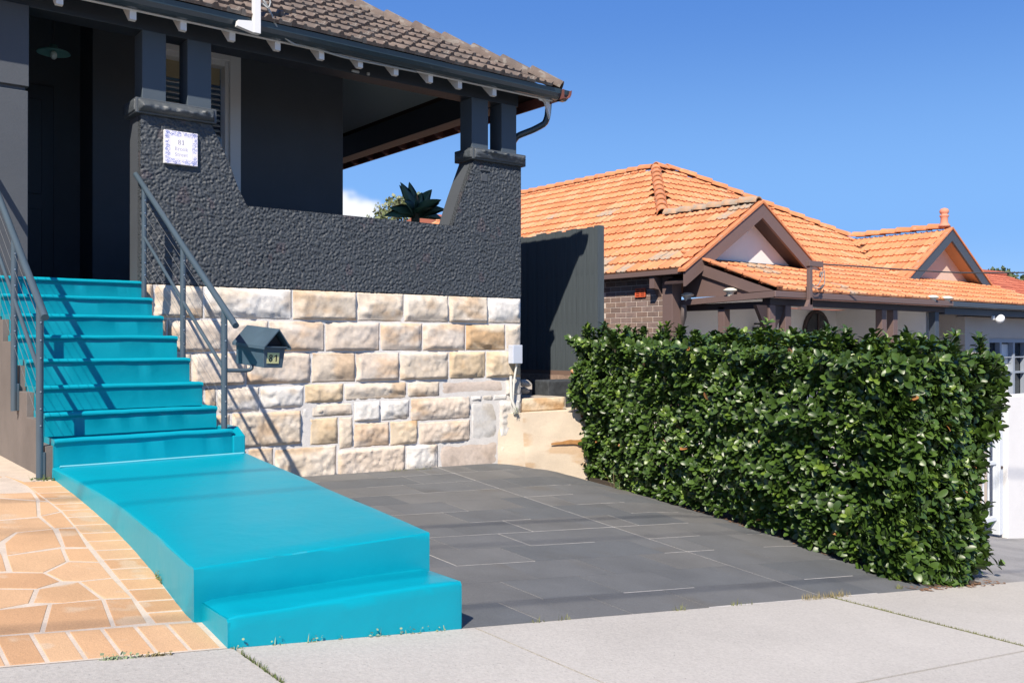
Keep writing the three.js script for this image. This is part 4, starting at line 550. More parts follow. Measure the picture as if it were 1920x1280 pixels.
  const bm = [[0.215, 0.145, 0.118], [0.19, 0.135, 0.115], [0.25, 0.175, 0.14], [0.23, 0.165, 0.145]].map((c, i) => std({ map: mottled(c, 0.25, 8, 0.4, 190 + i, 0.3), roughness: 0.9 }));
  for (let r = 0; r < 18; r++) for (let k = 0; k < 22; k++) { const v = 9.88 + k * 0.24 - (r % 2 ? 0.12 : 0), v0 = Math.max(9.875, v + 0.0065), v1 = v + 0.2335, y = 2.72 - r * 0.086; if (v1 - v0 < 0.05 || v > 11.1) continue; mk('brick', bx(10.956 - 0.002 * hash(r, k), 10.99, y - 0.073, y, v0, v1), bm[Math.floor(hash(r, k, 5) * 4)], bw); }
  mk('rear_side_wall', bx(11.16, 11.3, -1, 2.74, 11.241, 16), M.cream, n);
  const av = part('air_vent', n); av.position.x = -0.10; mk('vent_back', bx(10.945, 10.958, 2.36, 2.505, 10.26, 10.49), M.darkBrown, av); for (let i = 0; i < 5; i++) mk('vent_bar', bx(10.930, 10.946, 2.36 + i * 0.0315, 2.378 + i * 0.0315, 10.26, 10.49), std({ color: rgb(0.62, 0.11, 0.04), roughness: 0.7 }), av); for (let i = 0; i < 3; i++) mk('vent_bar', bx(10.928, 10.944, 2.361, 2.504, 10.26 + i * 0.104, 10.282 + i * 0.104), std({ color: rgb(0.62, 0.11, 0.04), roughness: 0.7 }), av);
  mk('corner_post', rbx(10.80, 11.02, -1, 2.66, 9.66, 9.865, 0.006), M.brownTimber, n);
  for (const v of [9.98, 11.4]) mk('eave_bracket', prismV([[10.68, 2.66], [10.86, 2.66], [10.86, 2.34], [10.79, 2.46], [10.68, 2.48]], v - 0.05, v + 0.05), M.brownTimber, n);
  mk('side_gutter', rbx(10.645, 10.72, 2.67, 2.75, 9.36, 22, 0.01), M.brownTimber, n); mk('side_soffit', bx(10.72, 10.9, 2.672, 2.69, 9.37, 22), M.darkBrown, n);
  { const lat = []; for (let i = 0; i < 5; i++) lat.push(bx(10.90, 10.91, 0.8, 2.2, 11.27 + i * 0.11, 11.32 + i * 0.11)); for (let i = 0; i < 12; i++) lat.push(bx(10.898, 10.912, 0.85 + i * 0.115, 0.90 + i * 0.115, 11.27, 11.76)); mk('white_lattice', merge(lat), M.white, n).position.x = -0.10; mk('lattice_hood', rbx(10.74, 10.94, 2.24, 2.42, 11.26, 12.2, 0.01), M.brownTimber, n); }
  // veranda: gutter, end panel, beam, posts, walls
  mk('front_gutter', rbx(11.0, 16.2, 2.27, 2.36, 7.9, 8.0, 0.012), M.brownTimber, n); mk('front_gutter', rbx(16.201, 21.2, 2.265, 2.355, 7.9, 8.0, 0.012), M.slateTimber, n);
  mk('end_gutter', prismX([[7.93, 2.27], [9.75, 2.20], [9.75, 2.29], [7.93, 2.36]], 10.99, 11.09), M.brownTimber, n);
  mk('end_panel', prismX([[8.05, 2.33], [9.7, 2.33], [9.7, 2.88]], 11.10, 11.13), M.brownTimber, n); mk('end_barge', prismX([[7.98, 2.37], [9.72, 2.98], [9.72, 2.80], [8.4, 2.36]], 11.06, 11.10), M.brownTimber, n);
  { const vt = []; for (let i = 0; i < 6; i++) { const v = 8.05 + i * 0.3; const g = rbx(11.02, 11.2, 0, 0.035, -0.15, 0.15, 0.01); g.rotateX(-0.0); g.rotateX(Math.atan(0.36) * 1).translate(0, hs(v) + 0.06, -v); mk('verge_cap', g, tones[2], rf); } }
  mk('veranda_beam', rbx(11.1, 16.2, 2.165, 2.26, 8.06, 8.2, 0.006), M.darkBrown, n); mk('end_beam', rbx(11.1, 11.22, 2.12, 2.22, 8.21, 9.81, 0.006), M.darkBrown, n); mk('veranda_beam', rbx(16.205, 21.1, 2.135, 2.255, 8.06, 8.2, 0.006), M.slateTimber, n);
  mk('veranda_ceiling', bx(11.15, 21, 2.262, 2.275, 8.08, 10), M.render, n); mk('veranda_floor', bx(11.2, 17.6, -0.5, -0.1, 8.1, 10), M.concrete, n);
  for (const [x, v] of [[11.17, 8.13], [11.17, 8.95], [11.55, 8.13], [14.2, 8.13], [14.55, 8.13]]) mk('veranda_post', rbx(x - 0.07, x + 0.07, -1.2, 2.165, v - 0.06, v + 0.06, 0.006), M.brownTimber, n); mk('veranda_post', rbx(15.88, 16.02, -1.2, 2.165, 8.07, 8.19, 0.006), M.slateTimber, n);
  for (const s of [-1, 1]) mk('post_bracket', prismV(ccw([[11.17 + s * 0.08, 2.16], [11.17 + s * 0.34, 2.16], [11.17 + s * 0.08, 1.75]]), 8.10, 8.16), M.darkBrown, n);
  mk('front_wall', bx(11.29, 15.9, -1.5, 2.25, 10.03, 10.2), M.render, n); mk('party_wall', bx(15.9, 16.0, -1.5, 2.25, 8.25, 10.2), M.render, n); mk('rear_front_wall', bx(16.01, 17.7, -1.5, 2.25, 10.02, 10.2), M.pinkRender, n);
  mk('bay_wall', bx(17.71, 18.72, -2, 2.13, 8.42, 8.6), M.cream, n); mk('bay_wall', bx(18.72, 20.5, -2, 0.3, 8.42, 8.6), M.cream, n); mk('bay_wall', bx(20.5, 21.0, -2, 2.13, 8.42, 8.6), M.cream, n); mk('bay_lintel', bx(18.721, 20.499, 1.72, 2.13, 8.425, 8.6), M.cream, n); mk('bay_side', bx(17.705, 17.8, -2, 2.25, 8.601, 10.2), M.cream, n); mk('house_rear', bx(11.41, 21, -2, 2.6, 16, 16.2), M.cream, n); mk('far_side_wall', bx(20.9, 21.0, -2, 2.25, 8.61, 16), M.cream, n);
  { const w = part('arched_window', n); const arch = (r, y0) => { const p = [[15.2 - r, 0.9], [15.2 + r, 0.9]]; for (let i = 0; i <= 12; i++) { const a = i / 12 * Math.PI; p.push([15.2 + r * Math.cos(a), y0 + r * Math.sin(a)]); } return p; }; mk('frame', prismV(arch(0.42, 1.82), 9.98, 10.03), M.darkBrown, w); mk('pane', prismV(arch(0.36, 1.82), 9.97, 9.978), M.glass, w); mk('glazing_bar', merge([bx(15.18, 15.22, 0.95, 2.17, 9.95, 9.969), bx(14.85, 15.55, 1.6, 1.64, 9.952, 9.968)]), M.darkBrown, w); }
  { const w = part('bay_window', n); mk('frame', merge([bx(18.72, 18.80, 0.3, 1.72, 8.45, 8.55), bx(20.42, 20.5, 0.3, 1.72, 8.45, 8.55), bx(18.801, 20.419, 1.63, 1.72, 8.45, 8.55), bx(19.25, 19.33, 0.3, 1.629, 8.45, 8.55), bx(19.85, 19.93, 0.3, 1.629, 8.45, 8.55), bx(18.801, 20.419, 1.0, 1.04, 8.46, 8.54), bx(18.801, 20.419, 1.32, 1.345, 8.47, 8.53)]), std({ color: rgb(0.30, 0.34, 0.40), roughness: 0.5 }), w); mk('pane', bx(18.8, 20.42, 0.3, 1.64, 8.56, 8.565), M.glass, w); mk('curtain', bx(19.55, 19.85, 0.3, 1.6, 8.552, 8.558), M.white, w); }
  { const l = part('wall_lantern', n); const b = std({ color: rgb(0.03, 0.03, 0.03), roughness: 0.5 }); mk('bracket', merge([rbx(13.3, 13.34, 1.72, 1.9, 9.9, 10.03, 0.004), rbx(13.22, 13.42, 1.66, 1.72, 9.8, 9.98, 0.01)]), b, l); mk('cage', merge([rbx(13.24, 13.26, 1.72, 1.95, 9.82, 9.84, 0.003), rbx(13.38, 13.40, 1.72, 1.95, 9.82, 9.84, 0.003), rbx(13.24, 13.40, 1.94, 1.97, 9.82, 9.96, 0.004), rbx(13.24, 13.40, 1.83, 1.845, 9.82, 9.84, 0.003)]), b, l); }
  { const l = part('spot_light', n); mk('base', rbx(18.0, 18.08, 2.06, 2.14, 8.02, 8.06, 0.01), M.white, l); mk('head', new THREE.SphereGeometry(0.085, 14, 10).scale(1.25, 0.9, 1).rotateZ(0.6).translate(18.16, 2.08, -7.97), M.white, l); }
  for (const [x, v] of [[11.03, 9.55], [11.03, 8.72], [15.55, 7.95], [16.05, 7.95]]) { const g = new THREE.LatheGeometry([[0, 0.10], [0.05, 0.095], [0.10, 0.07], [0.105, 0.05], [0.06, 0.03], [0.05, -0.02], [0.03, -0.05], [0, -0.055]].map(p => new THREE.Vector2(...p)), 14).translate(x, 2.37 - (v > 8 ? 0.04 * (v - 8) : 0.02), -v); mk('gutter_light', g, std({ color: rgb(0.72, 0.69, 0.58), roughness: 0.5 }), n); }
  mk('downpipe', tube([V3(11.0, 2.22, 9.6), V3(11.02, 2.05, 9.62), V3(11.08, 1.85, 9.74), V3(11.12, 1.4, 9.78), V3(11.12, 0, 9.78)], 0.05, 24, 10), std({ color: rgb(0.17, 0.14, 0.13), roughness: 0.6 }), n);
  { const b = part('service_bracket', n); mk('post', rbx(11.72, 11.79, 2.17, 2.78, 7.82, 7.88, 0.005), M.brownTimber, b); mk('arm', rbx(11.70, 12.05, 2.74, 2.82, 7.81, 7.89, 0.005), M.brownTimber, b); mk('foot', prismV(ccw([[11.5, 2.10], [11.79, 2.10], [11.79, 2.28], [11.74, 2.28], [11.66, 2.15], [11.5, 2.14]]), 7.82, 7.88), M.brownTimber, b);
    mk('cable', merge([tube([V3(11.79, 2.50, 7.85), V3(11.86, 2.45, 7.83), V3(11.95, 2.48, 7.83), V3(12.07, 2.62, 7.84), V3(12.1, 2.76, 7.85)], 0.008, 30, 6), tube([V3(11.79, 2.48, 7.85), V3(11.84, 2.42, 7.82), V3(11.98, 2.43, 7.82), V3(12.12, 2.50, 7.84), V3(12.14, 2.7, 7.85)], 0.008, 30, 6)]), std({ color: rgb(0.25, 0.24, 0.23), roughness: 0.6 }), b); mk('insulator', merge([bar(V3(12.0, 2.60, 7.84), V3(12.04, 2.67, 7.84), 0.018, 8), bar(V3(11.99, 2.42, 7.82), V3(12.05, 2.47, 7.82), 0.02, 8), new THREE.SphereGeometry(0.03, 8, 6).translate(12.02, 2.80, -7.85)]), std({ color: rgb(0.1, 0.09, 0.09), roughness: 0.4 }), b); }
  const cb = mk('service_cable', tube([V3(12.05, 2.79, 7.85), V3(14.5, 2.72, 6.9), V3(18, 2.86, 5.6), V3(22, 3.35, 4.2), V3(28, 4.6, 2.0)], 0.011, 60, 6), std({ color: rgb(0.05, 0.05, 0.055), roughness: 0.7 })); tag(cb, 'thin black overhead service cable running from the brown bracket on the orange roof', 'cable');
}
// ------------------------------------------------------------------ white gate and wall beyond the hedge
{
  const y = foot(12, 5.2), g = thing('metal_gate', 'pale grey barred metal gate beside the white wall', 'gate');
  for (let i = 0; i < 9; i++) mk('bar', bar(V3(10.55 + i * 0.14, -0.52 + 0.0, 5.2), V3(10.55 + i * 0.14, 0.95, 5.2), 0.014, 8), M.gate, g); mk('bottom_rail', rbx(10.45, 11.72, -0.57, -0.52, 5.17, 5.23, 0.004), M.gate, g); mk('top_rail', rbx(10.45, 11.72, 0.95, 1.0, 5.17, 5.23, 0.004), M.gate, g); mk('mid_rail', rbx(10.45, 11.72, 0.12, 0.16, 5.175, 5.225, 0.004), M.gate, g); mk('stile', rbx(11.7, 11.80, -0.75, 1.05, 5.14, 5.24, 0.006), M.gate, g); mk('lock', bar(V3(11.75, 0.08, 5.13), V3(11.75, 0.08, 5.15), 0.02, 10), M.darkBrown, g);
  const w = thing('white_boundary_wall', 'tall smooth white boundary wall beside the barred gate', 'wall'); mk('wall', rbx(11.83, 20, -2.6, 0.95, 5.1, 5.35, 0.01), std({ map: mottled([0.72, 0.71, 0.70], 0.06, 6, 2, 197, 0.05), roughness: 0.9 }), w);
  structure(mk('neighbour_drive', sheet(14, 6, (s, t) => { const x = mix(7.2, 17, s), v = mix(3.285, 10, t); return V3(x, front(x) - 0.012 + 0.012 * (v - 3.28), v); }), std({ map: mottled([0.27, 0.265, 0.26], 0.25, 6, 2, 198, 0.25), roughness: 0.95 })), 'grey concrete drive between hedge and neighbouring house', 'driveway');
}
// ------------------------------------------------------------------ hedge
{
  const hd = thing('hedge', 'thick clipped evergreen hedge with glossy leaves along the driveway', 'hedge'); const R = rng(101);
  const leafG = (L, W, fold, curl) => { const pos = [], uv = [], idx = [], n = 6; for (let k = 0; k <= n; k++) { const t = [0, 0.16, 0.36, 0.58, 0.8, 0.93, 1][k], w = k === 0 ? W * 0.12 : W * Math.sqrt(Math.max(0.004, 1 - Math.pow((t - 0.56) / (t < 0.56 ? 0.58 : 0.45), 2))), y = t * L, z = -curl * t * t * L; pos.push(-w, y, z + fold * w, 0, y, z, w, y, z + fold * w); uv.push(0, t, 0.5, t, 1, t); } for (let k = 0; k < n; k++) { const a = k * 3; idx.push(a, a + 1, a + 4, a, a + 4, a + 3, a + 1, a + 2, a + 5, a + 1, a + 5, a + 4); } const g = new THREE.BufferGeometry(); g.setAttribute('position', new THREE.Float32BufferAttribute(pos, 3)); g.setAttribute('uv', new THREE.Float32BufferAttribute(uv, 2)); g.setIndex(idx); g.computeVertexNormals(); return g; };
  const leaves = [leafG(0.070, 0.0205, 0.35, 0.25), leafG(0.062, 0.0205, 0.2, 0.4), leafG(0.052, 0.0155, 0.5, 0.1)];
  const lm = [[0.034, 0.070, 0.012], [0.053, 0.103, 0.015], [0.13, 0.21, 0.024], [0.20, 0.30, 0.05], [0.30, 0.14, 0.05]].map((c, i) => phys({ color: rgb(...c), roughness: 0.40, transmission: i === 2 || i === 3 ? 0.25 : 0.0, thickness: 0, side: THREE.DoubleSide }));
  // outline in plan as a function of height: left face, street end, right face, back
  const leftX = (v, h) => 6.22 + (v - 3.35) * 0.20 + 0.10 * (1 - ss(0, 0.5, h)) - 0.05 * ss(0.6, 1.5, h), rightX = (v, h) => 7.34 + 0.50 * ss(0.5, 1.5, h) + (v - 3.4) * 0.16, v0 = 3.36, v1 = 7.75, topY = (x, v) => 1.50 + 0.035 * (v - 3.4) - 0.02 * (x - 6.3);
  const gy = (x, v) => x < 6.9 ? Math.max(drive(x, v), front(x) - 0.02) : front(x) + 0.02 * (v - 3.3);
  const pts = []; const bumps = (a, b, s) => 0.30 * (fbm(a * 1.9, b * 1.9, s, 3) - 0.5) + 0.10 * (vn(a * 6, b * 6, s + 5) - 0.5);
  const shoot = (p, nrm, depth) => pts.push([p, nrm, depth]);
  const N = { left: 3700, front: 1500, top: 1700, right: 650, back: 500 };
  const dep = () => { const q = R(); return q < 0.5 ? R() * 0.05 : 0.05 + Math.pow(R(), 1.3) * 0.24; };
  for (let i = 0; i < N.left; i++) { const v = mix(v0, v1, R()), b = gy(leftX(v, 0), v) + 0.05, T = topY(6.4, v), y = mix(b, T, R()), h = y - b, d = dep(); const o = bumps(v, y, 1) - 0.09 * Math.pow(Math.max(0, (y - T + 0.25) / 0.25), 2) * -1; shoot(V3(leftX(v, h) - o + d, y, v), new THREE.Vector3(-1, 0.45, 0.15), d); }
  for (let i = 0; i < N.front; i++) { const s = R(), b = gy(6.8, v0) - 0.16, T = topY(6.8, v0), y = mix(b, T, R()), h = y - b, x = mix(leftX(v0, h), rightX(v0, h), s), d = dep(); shoot(V3(x, Math.max(y, front(x) + 0.015), v0 - bumps(x, y, 2) * 0.8 + d + 0.10 * Math.pow(2 * s - 1, 4)), new THREE.Vector3(0, 0.45, 1), d); }
  for (let i = 0; i < N.top; i++) { const v = mix(v0, v1, R()), x = mix(leftX(v, 1.6), rightX(v, 1.6), R()), d = dep(); shoot(V3(x, topY(x, v) + bumps(x * 1.6, v * 1.6, 3) * 0.9 - d, v), new THREE.Vector3(0, 1, 0), d); }
  for (let i = 0; i < N.right; i++) { const v = mix(v0, v0 + 2.6, R() * R()), b = front(7.4) + 0.05, y = mix(b, topY(7.4, v), R()), d = dep(); shoot(V3(rightX(v, y - b) + bumps(v, y, 4) - d, y, v), new THREE.Vector3(1, 0.4, 0.3), d); }
  for (let i = 0; i < N.back; i++) { const x = mix(leftX(v1, 1), rightX(v1, 1), R()), b = 0.1, y = mix(b, topY(x, v1), R()), d = dep(); shoot(V3(x, y, v1 - d + bumps(x, y, 6)), new THREE.Vector3(0, 0.4, -1), d); }
  // upright sprouts along the top and a straggling shoot cluster at the street corner
  const sprouts = []; for (const [x, v, h] of [[7.05, 7.6, 0.22], [7.1, 7.1, 0.16], [7.2, 6.6, 0.12], [6.95, 6.1, 0.2], [6.7, 5.6, 0.1], [6.75, 5.0, 0.2], [6.6, 4.75, 0.24], [6.55, 4.5, 0.12], [6.5, 4.1, 0.1], [7.0, 4.3, 0.22], [7.2, 4.2, 0.18], [7.15, 3.9, 0.1], [7.5, 3.75, 0.13], [7.0, 3.6, 0.1], [7.3, 5.2, 0.16], [7.4, 4.8, 0.13], [6.4, 3.7, 0.08], [6.9, 6.9, 0.1], ...Array.from({ length: 46 }, (_, i) => { const v = 3.4 + hash(i, 71) * 4.3; return [mix(leftX(v, 1.5) + 0.05, rightX(v, 1.5) - 0.05, hash(i, 72)), v, 0.05 + 0.17 * hash(i, 73)]; })]) { for (let k = 0; k < 3; k++) { const a = x + (R() - 0.5) * 0.16, b = v + (R() - 0.5) * 0.12, H = h * (0.6 + 0.5 * R()), p0 = V3(a, topY(a, b) - 0.1, b), p1 = p0.clone().add(new THREE.Vector3((R() - 0.5) * 0.06, 0.1 + H, (R() - 0.5) * 0.06)); sprouts.push(tube([p0, p0.clone().lerp(p1, 0.5), p1], 0.0025, 4, 5)); for (let q = 0; q < 4; q++) shoot(p0.clone().lerp(p1, 0.45 + 0.55 * q / 3), new THREE.Vector3((R() - 0.5) * 0.3, 1, (R() - 0.5) * 0.3), 0.0); } }
  for (let i = 0; i < 90; i++) { const a = R() * 0.45, y = front(7.6) + 0.06 + R() * 0.55; shoot(V3(7.45 + a * (0.4 + R()), y, 3.45 + R() * 0.35), new THREE.Vector3(0.6, 0.7, 0.4), 0.0); }
  const mats = [[], [], [], [], []].map(() => [[], [], []]), big = [];
  const up = new THREE.Vector3(0, 1, 0), q = new THREE.Quaternion(), m = new THREE.Matrix4();
  for (const [p, nr, d] of pts) {
    const axis = nr.clone().normalize().add(new THREE.Vector3((R() - 0.5) * 1.1, (R() - 0.3) * 0.9, (R() - 0.5) * 1.1)).normalize();
    const k = d < 0.06 ? 8 : 6, ph = R() * 6.28, young = d < 0.03 && R() < (p.y > 1.45 ? 0.42 : 0.20), x = up.clone().cross(axis).normalize(); if (!isFinite(x.x) || x.lengthSq() < 0.1) x.set(1, 0, 0); const z = axis.clone().cross(x);
    for (let i = 0; i < k; i++) {
      const a = ph + i * 2.4 + (R() - 0.5) * 0.5, tilt = 0.55 + 0.85 * (i / k) + (R() - 0.5) * 0.3, rd = x.clone().multiplyScalar(Math.cos(a)).addScaledVector(z, Math.sin(a));
      const dir = axis.clone().multiplyScalar(Math.cos(tilt)).addScaledVector(rd, Math.sin(tilt)).normalize(), nn = axis.clone().addScaledVector(dir, -axis.dot(dir)).normalize(), sx = dir.clone().cross(nn);
      const s = (0.75 + 0.55 * R()) * (young ? 0.85 : 1), o = p.clone().addScaledVector(axis, -0.022 * (i / k) * 2).addScaledVector(rd, 0.004);
      m.makeBasis(sx.multiplyScalar(s), dir.clone().multiplyScalar(s), nn.multiplyScalar(s)).setPosition(o);
      let c = young ? (i < 4 ? (R() < 0.25 ? 3 : 2) : 1) : (R() < 0.42 ? 1 : 0); if (!young && R() < 0.006) c = R() < 0.5 ? 4 : 3;
      mats[c][Math.floor(R() * 3)].push(m.clone()); if (d < 0.02 && i < 5) big.push([o.distanceTo(camera.position) / s, c, mats[c]]);
    }
  }
  // the leaves that show largest are single parts, the rest one mass per tone and shape
  const flat = []; mats.forEach((g, c) => g.forEach((l, s) => l.forEach((mm, i) => { const o = new THREE.Vector3().setFromMatrixPosition(mm); const dn = new THREE.Vector3().setFromMatrixColumn(mm, 2).normalize(); const toC = camera.position.clone().sub(o); const dist = toC.length(); const face = Math.abs(dn.dot(toC.normalize())); flat.push({ c, s, mm, k: (o.x < leftX(-o.z, 1) + 0.03 || -o.z < v0 + 0.03 ? 1 : 0.2) * (0.3 + face) / dist }); })));
  flat.sort((a, b) => b.k - a.k); flat.slice(0, 295).forEach(f => { const me = mk('leaf', leaves[f.s], lm[f.c], hd); me.applyMatrix4(f.mm); });
  const rest = {}; flat.slice(295).forEach(f => (rest[f.c + '_' + f.s] ||= []).push(f.mm));
  for (const key of Object.keys(rest)) { const [c, s] = key.split('_').map(Number), im = new THREE.InstancedMesh(leaves[s], lm[c], rest[key].length); rest[key].forEach((mm, i) => im.setMatrixAt(i, mm)); im.name = 'foliage'; im.userData.kind = 'stuff'; hd.add(im); }
  console.log('hedge leaves', flat.length);
  const st = [...sprouts]; for (let i = 0; i < 60; i++) { const v = mix(v0 + 0.15, v1 - 0.1, i / 60), x0 = mix(leftX(v, 0), rightX(v, 0), 0.35 + 0.3 * R()), b = gy(x0, v) - 0.05; for (let k = 0; k < 3; k++) { const tx = mix(leftX(v, 1) + 0.1, rightX(v, 1) - 0.1, R()), tv = v + (R() - 0.5) * 0.5; st.push(tube([V3(x0, b, v), V3(mix(x0, tx, 0.3), b + 0.6, mix(v, tv, 0.4)), V3(tx, topY(tx, tv) - 0.15, clamp(tv, v0 + 0.1, v1 - 0.1))], 0.007, 8, 5)); } }
  mk('stems', merge(st), M.stem, hd);
  structure(mk('hedge_bed', slab([[6.42, 3.30], [6.8, 3.30], [7.2, 3.30], [8.0, 7.9], [7.5, 7.9], [7.22, 7.9]], (x, v) => drive(Math.min(x, 6.9), v) - (x > 6.9 ? 0.1227 * (x - 6.9) : 0) + 0.004, 0.12, 0.0), M.soil), 'dark leaf littered soil under the hedge', 'soil');
}
// ------------------------------------------------------------------ weeds, litter
{
  const R = rng(55), gm = [[0.10, 0.14, 0.04], [0.17, 0.18, 0.06], [0.24, 0.20, 0.10], [0.25, 0.32, 0.19]].map(c => std({ color: rgb(...c), roughness: 0.8, side: THREE.DoubleSide }));
  const blade = (h, w, b) => { const g = new THREE.BufferGeometry(); g.setAttribute('position', new THREE.Float32BufferAttribute([-w, 0, 0, w, 0, 0, -w * 0.7, h * 0.6, b * 0.4, w * 0.7, h * 0.6, b * 0.4, 0, h, b], 3)); g.setIndex([0, 1, 3, 0, 3, 2, 2, 3, 4]); g.computeVertexNormals(); return g; };
  function tuft(name, label, pts, hf, h, mi, spread, w = 0.0022) { const gs = []; for (const [x, v, n] of pts) for (let i = 0; i < n; i++) { if (w >= 0.003 && h < 0.2 && i % 4) { const q = new THREE.CircleGeometry(0.0055 * (0.5 + R()), 5).scale(1, 0.65, 1).rotateX(-1.2 + R() * 1.2).rotateY(R() * 6.28), a = x + (R() - 0.5) * spread[0], b = v - Math.abs((R() - 0.5) * spread[1]); q.deleteAttribute('uv'); q.translate(a, hf(a, b) + h * R() * R(), -b); gs.push(q); continue; } const g = blade(h * (0.3 + 0.7 * R()), Math.min(w, 0.0014) * (0.7 + R()), h * (R() - 0.3) * 0.9); g.rotateY(R() * 6.28); g.rotateX((R() - 0.5) * 0.9); const a = x + (R() - 0.5) * spread[0], b = v + (R() - 0.5) * spread[1]; g.translate(a, hf(a, b) - 0.002, -b); gs.push(g); } const o = mk(name, mergeGeometries(gs), gm[mi]); o.userData.kind = 'stuff'; tag(o, label, 'weeds'); return o; }
  const line = (x0, v0, x1, v1, n, k) => Array.from({ length: n }, (_, i) => [mix(x0, x1, i / (n - 1)), mix(v0, v1, i / (n - 1)), k]);
  const F = (x, v) => foot(x, v);
  tuft('joint_grass', 'thin line of yellow green grass in the footpath joint near the hedge', line(5.14, 3.27, 5.14, 2.1, 90, 9), (x, v) => F(x, v) - 0.004, 0.022, 1, [0.022, 0.03], 0.0016);
  tuft('joint_grass', 'patch of dry grass at the edge of the paved driveway', [...line(4.85, 3.275, 5.3, 3.275, 16, 12)], F, 0.05, 2, [0.06, 0.05]);
  tuft('joint_grass', 'scattered grass along the lower edge of the driveway pavers', [[4.2, 3.275, 14], [3.7, 3.275, 12], [3.75, 3.27, 8], [4.3, 3.272, 7], [6.05, 3.33, 40], [2.75, 3.275, 10], [2.9, 3.275, 9]], F, 0.045, 1, [0.09, 0.02]);
  tuft('joint_grass', 'weedy joint in the footpath below the lowest teal step', line(1.285, 3.2, 1.285, 2.55, 46, 8), (x, v) => F(x, v) - 0.008, 0.028, 0, [0.02, 0.03]);
  tuft('joint_grass', 'tuft of weeds where the joint ends near the kerb side of the footpath', [[1.29, 2.62, 60], [1.3, 2.56, 50]], F, 0.05, 1, [0.05, 0.06]);
  tuft('edge_weeds', 'small pale weeds along the front of the lowest teal step', [[1.3, 3.262, 12], [1.45, 3.262, 9], [1.6, 3.262, 16], [1.72, 3.262, 6], [1.86, 3.262, 14], [1.92, 3.262, 8], [2.02, 3.262, 14], [2.1, 3.262, 8], [2.2, 3.262, 7]], F, 0.045, 3, [0.07, 0.006], 0.003);
  tuft('edge_weeds', 'grey green weed clump at the front edge of the terracotta drive', [[0.86, 3.265, 60], [0.90, 3.262, 40]], F, 0.026, 3, [0.09, 0.02], 0.005);
  tuft('edge_weeds', 'brown dried weed mat at the front edge of the terracotta drive', [[1.0, 3.262, 70]], F, 0.016, 2, [0.11, 0.02], 0.003);
  tuft('edge_weeds', 'bushy weed growing against the side of the teal landing', [[1.262, 4.08, 50], [1.26, 4.03, 30]], terr, 0.05, 1, [0.02, 0.07], 0.004);
  tuft('edge_weeds', 'weeds at the foot of the rail post beside the teal landing', [[1.20, 5.93, 50], [1.14, 5.98, 30]], terr, 0.04, 0, [0.06, 0.08], 0.004);
  tuft('edge_weeds', 'low weeds along the base of the sandstone wall', [[4.75, 7.93, 20], [4.85, 7.93, 20], [5.05, 7.93, 30], [5.15, 7.93, 26]], drive, 0.03, 1, [0.1, 0.04], 0.003);
  tuft('edge_weeds', 'tall grass stalks growing out of the hedge foot', [[6.95, 7.05, 9], [7.0, 6.95, 7]], drive, 0.3, 2, [0.12, 0.1], 0.003);
  tuft('edge_weeds', 'dark weeds behind the conduit on the house corner', [[6.28, 7.9, 50]], () => 0.84, 0.12, 0, [0.08, 0.06], 0.003);
  // leaf litter
  const lit = []; for (let i = 0; i < 260; i++) { const onEdge = R() < 0.5, x = onEdge ? mix(6.15, 7.5, R()) : 6.3 + R() * 0.2, v = onEdge ? 3.22 + R() * 0.16 : mix(3.4, 7.6, R()); const xx = onEdge ? x : x + (v - 3.35) * 0.2; const g = new THREE.CircleGeometry(0.012 + 0.012 * R(), 6).scale(1, 0.5, 1).rotateX(-Math.PI / 2 + (R() - 0.5) * 0.5).rotateY(R() * 6); g.translate(xx, (onEdge ? foot(xx, v) : drive(xx, v)) + 0.006, -v); lit.push(g); }
  const l = mk('leaf_litter', mergeGeometries(lit), std({ color: rgb(0.20, 0.11, 0.06), roughness: 0.9, side: THREE.DoubleSide })); l.userData.kind = 'stuff'; tag(l, 'brown fallen leaves at the foot of the hedge', 'leaf litter');
}
// ------------------------------------------------------------------ background: trees and houses beyond
function tree(name, label, x, v, y0, H, rx, n, cols, seed, leaf = 0.14) {
  const t = thing(name, label, 'tree'), R = rng(seed); mk('trunk', bar(V3(x, y0, v), V3(x, y0 + H * 0.6, v), 0.16, 8), M.stem, t); const limbs = [];
  const cl = []; for (let i = 0; i < 26; i++) { const a = R() * 6.28, e = (R() - 0.35) * 1.9, r = rx * (0.35 + 0.6 * R()); const c = V3(x + Math.cos(a) * Math.cos(e) * r, y0 + H - rx + Math.sin(e) * rx * 0.85, v + Math.sin(a) * Math.cos(e) * r); cl.push([c, rx * (0.16 + 0.18 * R())]); limbs.push(tube([V3(x, y0 + H * 0.45, v), V3(x, y0 + H * 0.55, v).lerp(c, 0.5), c], 0.03, 6, 5)); }
  mk('limbs', merge(limbs), M.stem, t); const g = new THREE.BufferGeometry(); g.setAttribute('position', new THREE.Float32BufferAttribute([0, 0, 0, 0.35, 0.5, 0.06, 0, 1, 0, -0.35, 0.5, 0.06], 3)); g.setIndex([0, 1, 2, 0, 2, 3]); g.computeVertexNormals();
  cols.forEach(c => { const im = new THREE.InstancedMesh(g, std({ color: rgb(...c), roughness: 0.7, side: THREE.DoubleSide }), Math.floor(n / cols.length)); for (let i = 0; i < im.count; i++) { const [p, r] = cl[Math.floor(R() * cl.length)], d = new THREE.Vector3(R() - 0.5, R() - 0.5, R() - 0.5).normalize().multiplyScalar(r * Math.pow(R(), 0.4)); const s = leaf * (0.6 + 0.8 * R()); im.setMatrixAt(i, new THREE.Matrix4().compose(p.clone().add(d), new THREE.Quaternion().setFromEuler(new THREE.Euler(R() * 6, R() * 6, R() * 6)), new THREE.Vector3(s, s, s))); } im.name = 'crown'; im.userData.kind = 'stuff'; t.add(im); });
}
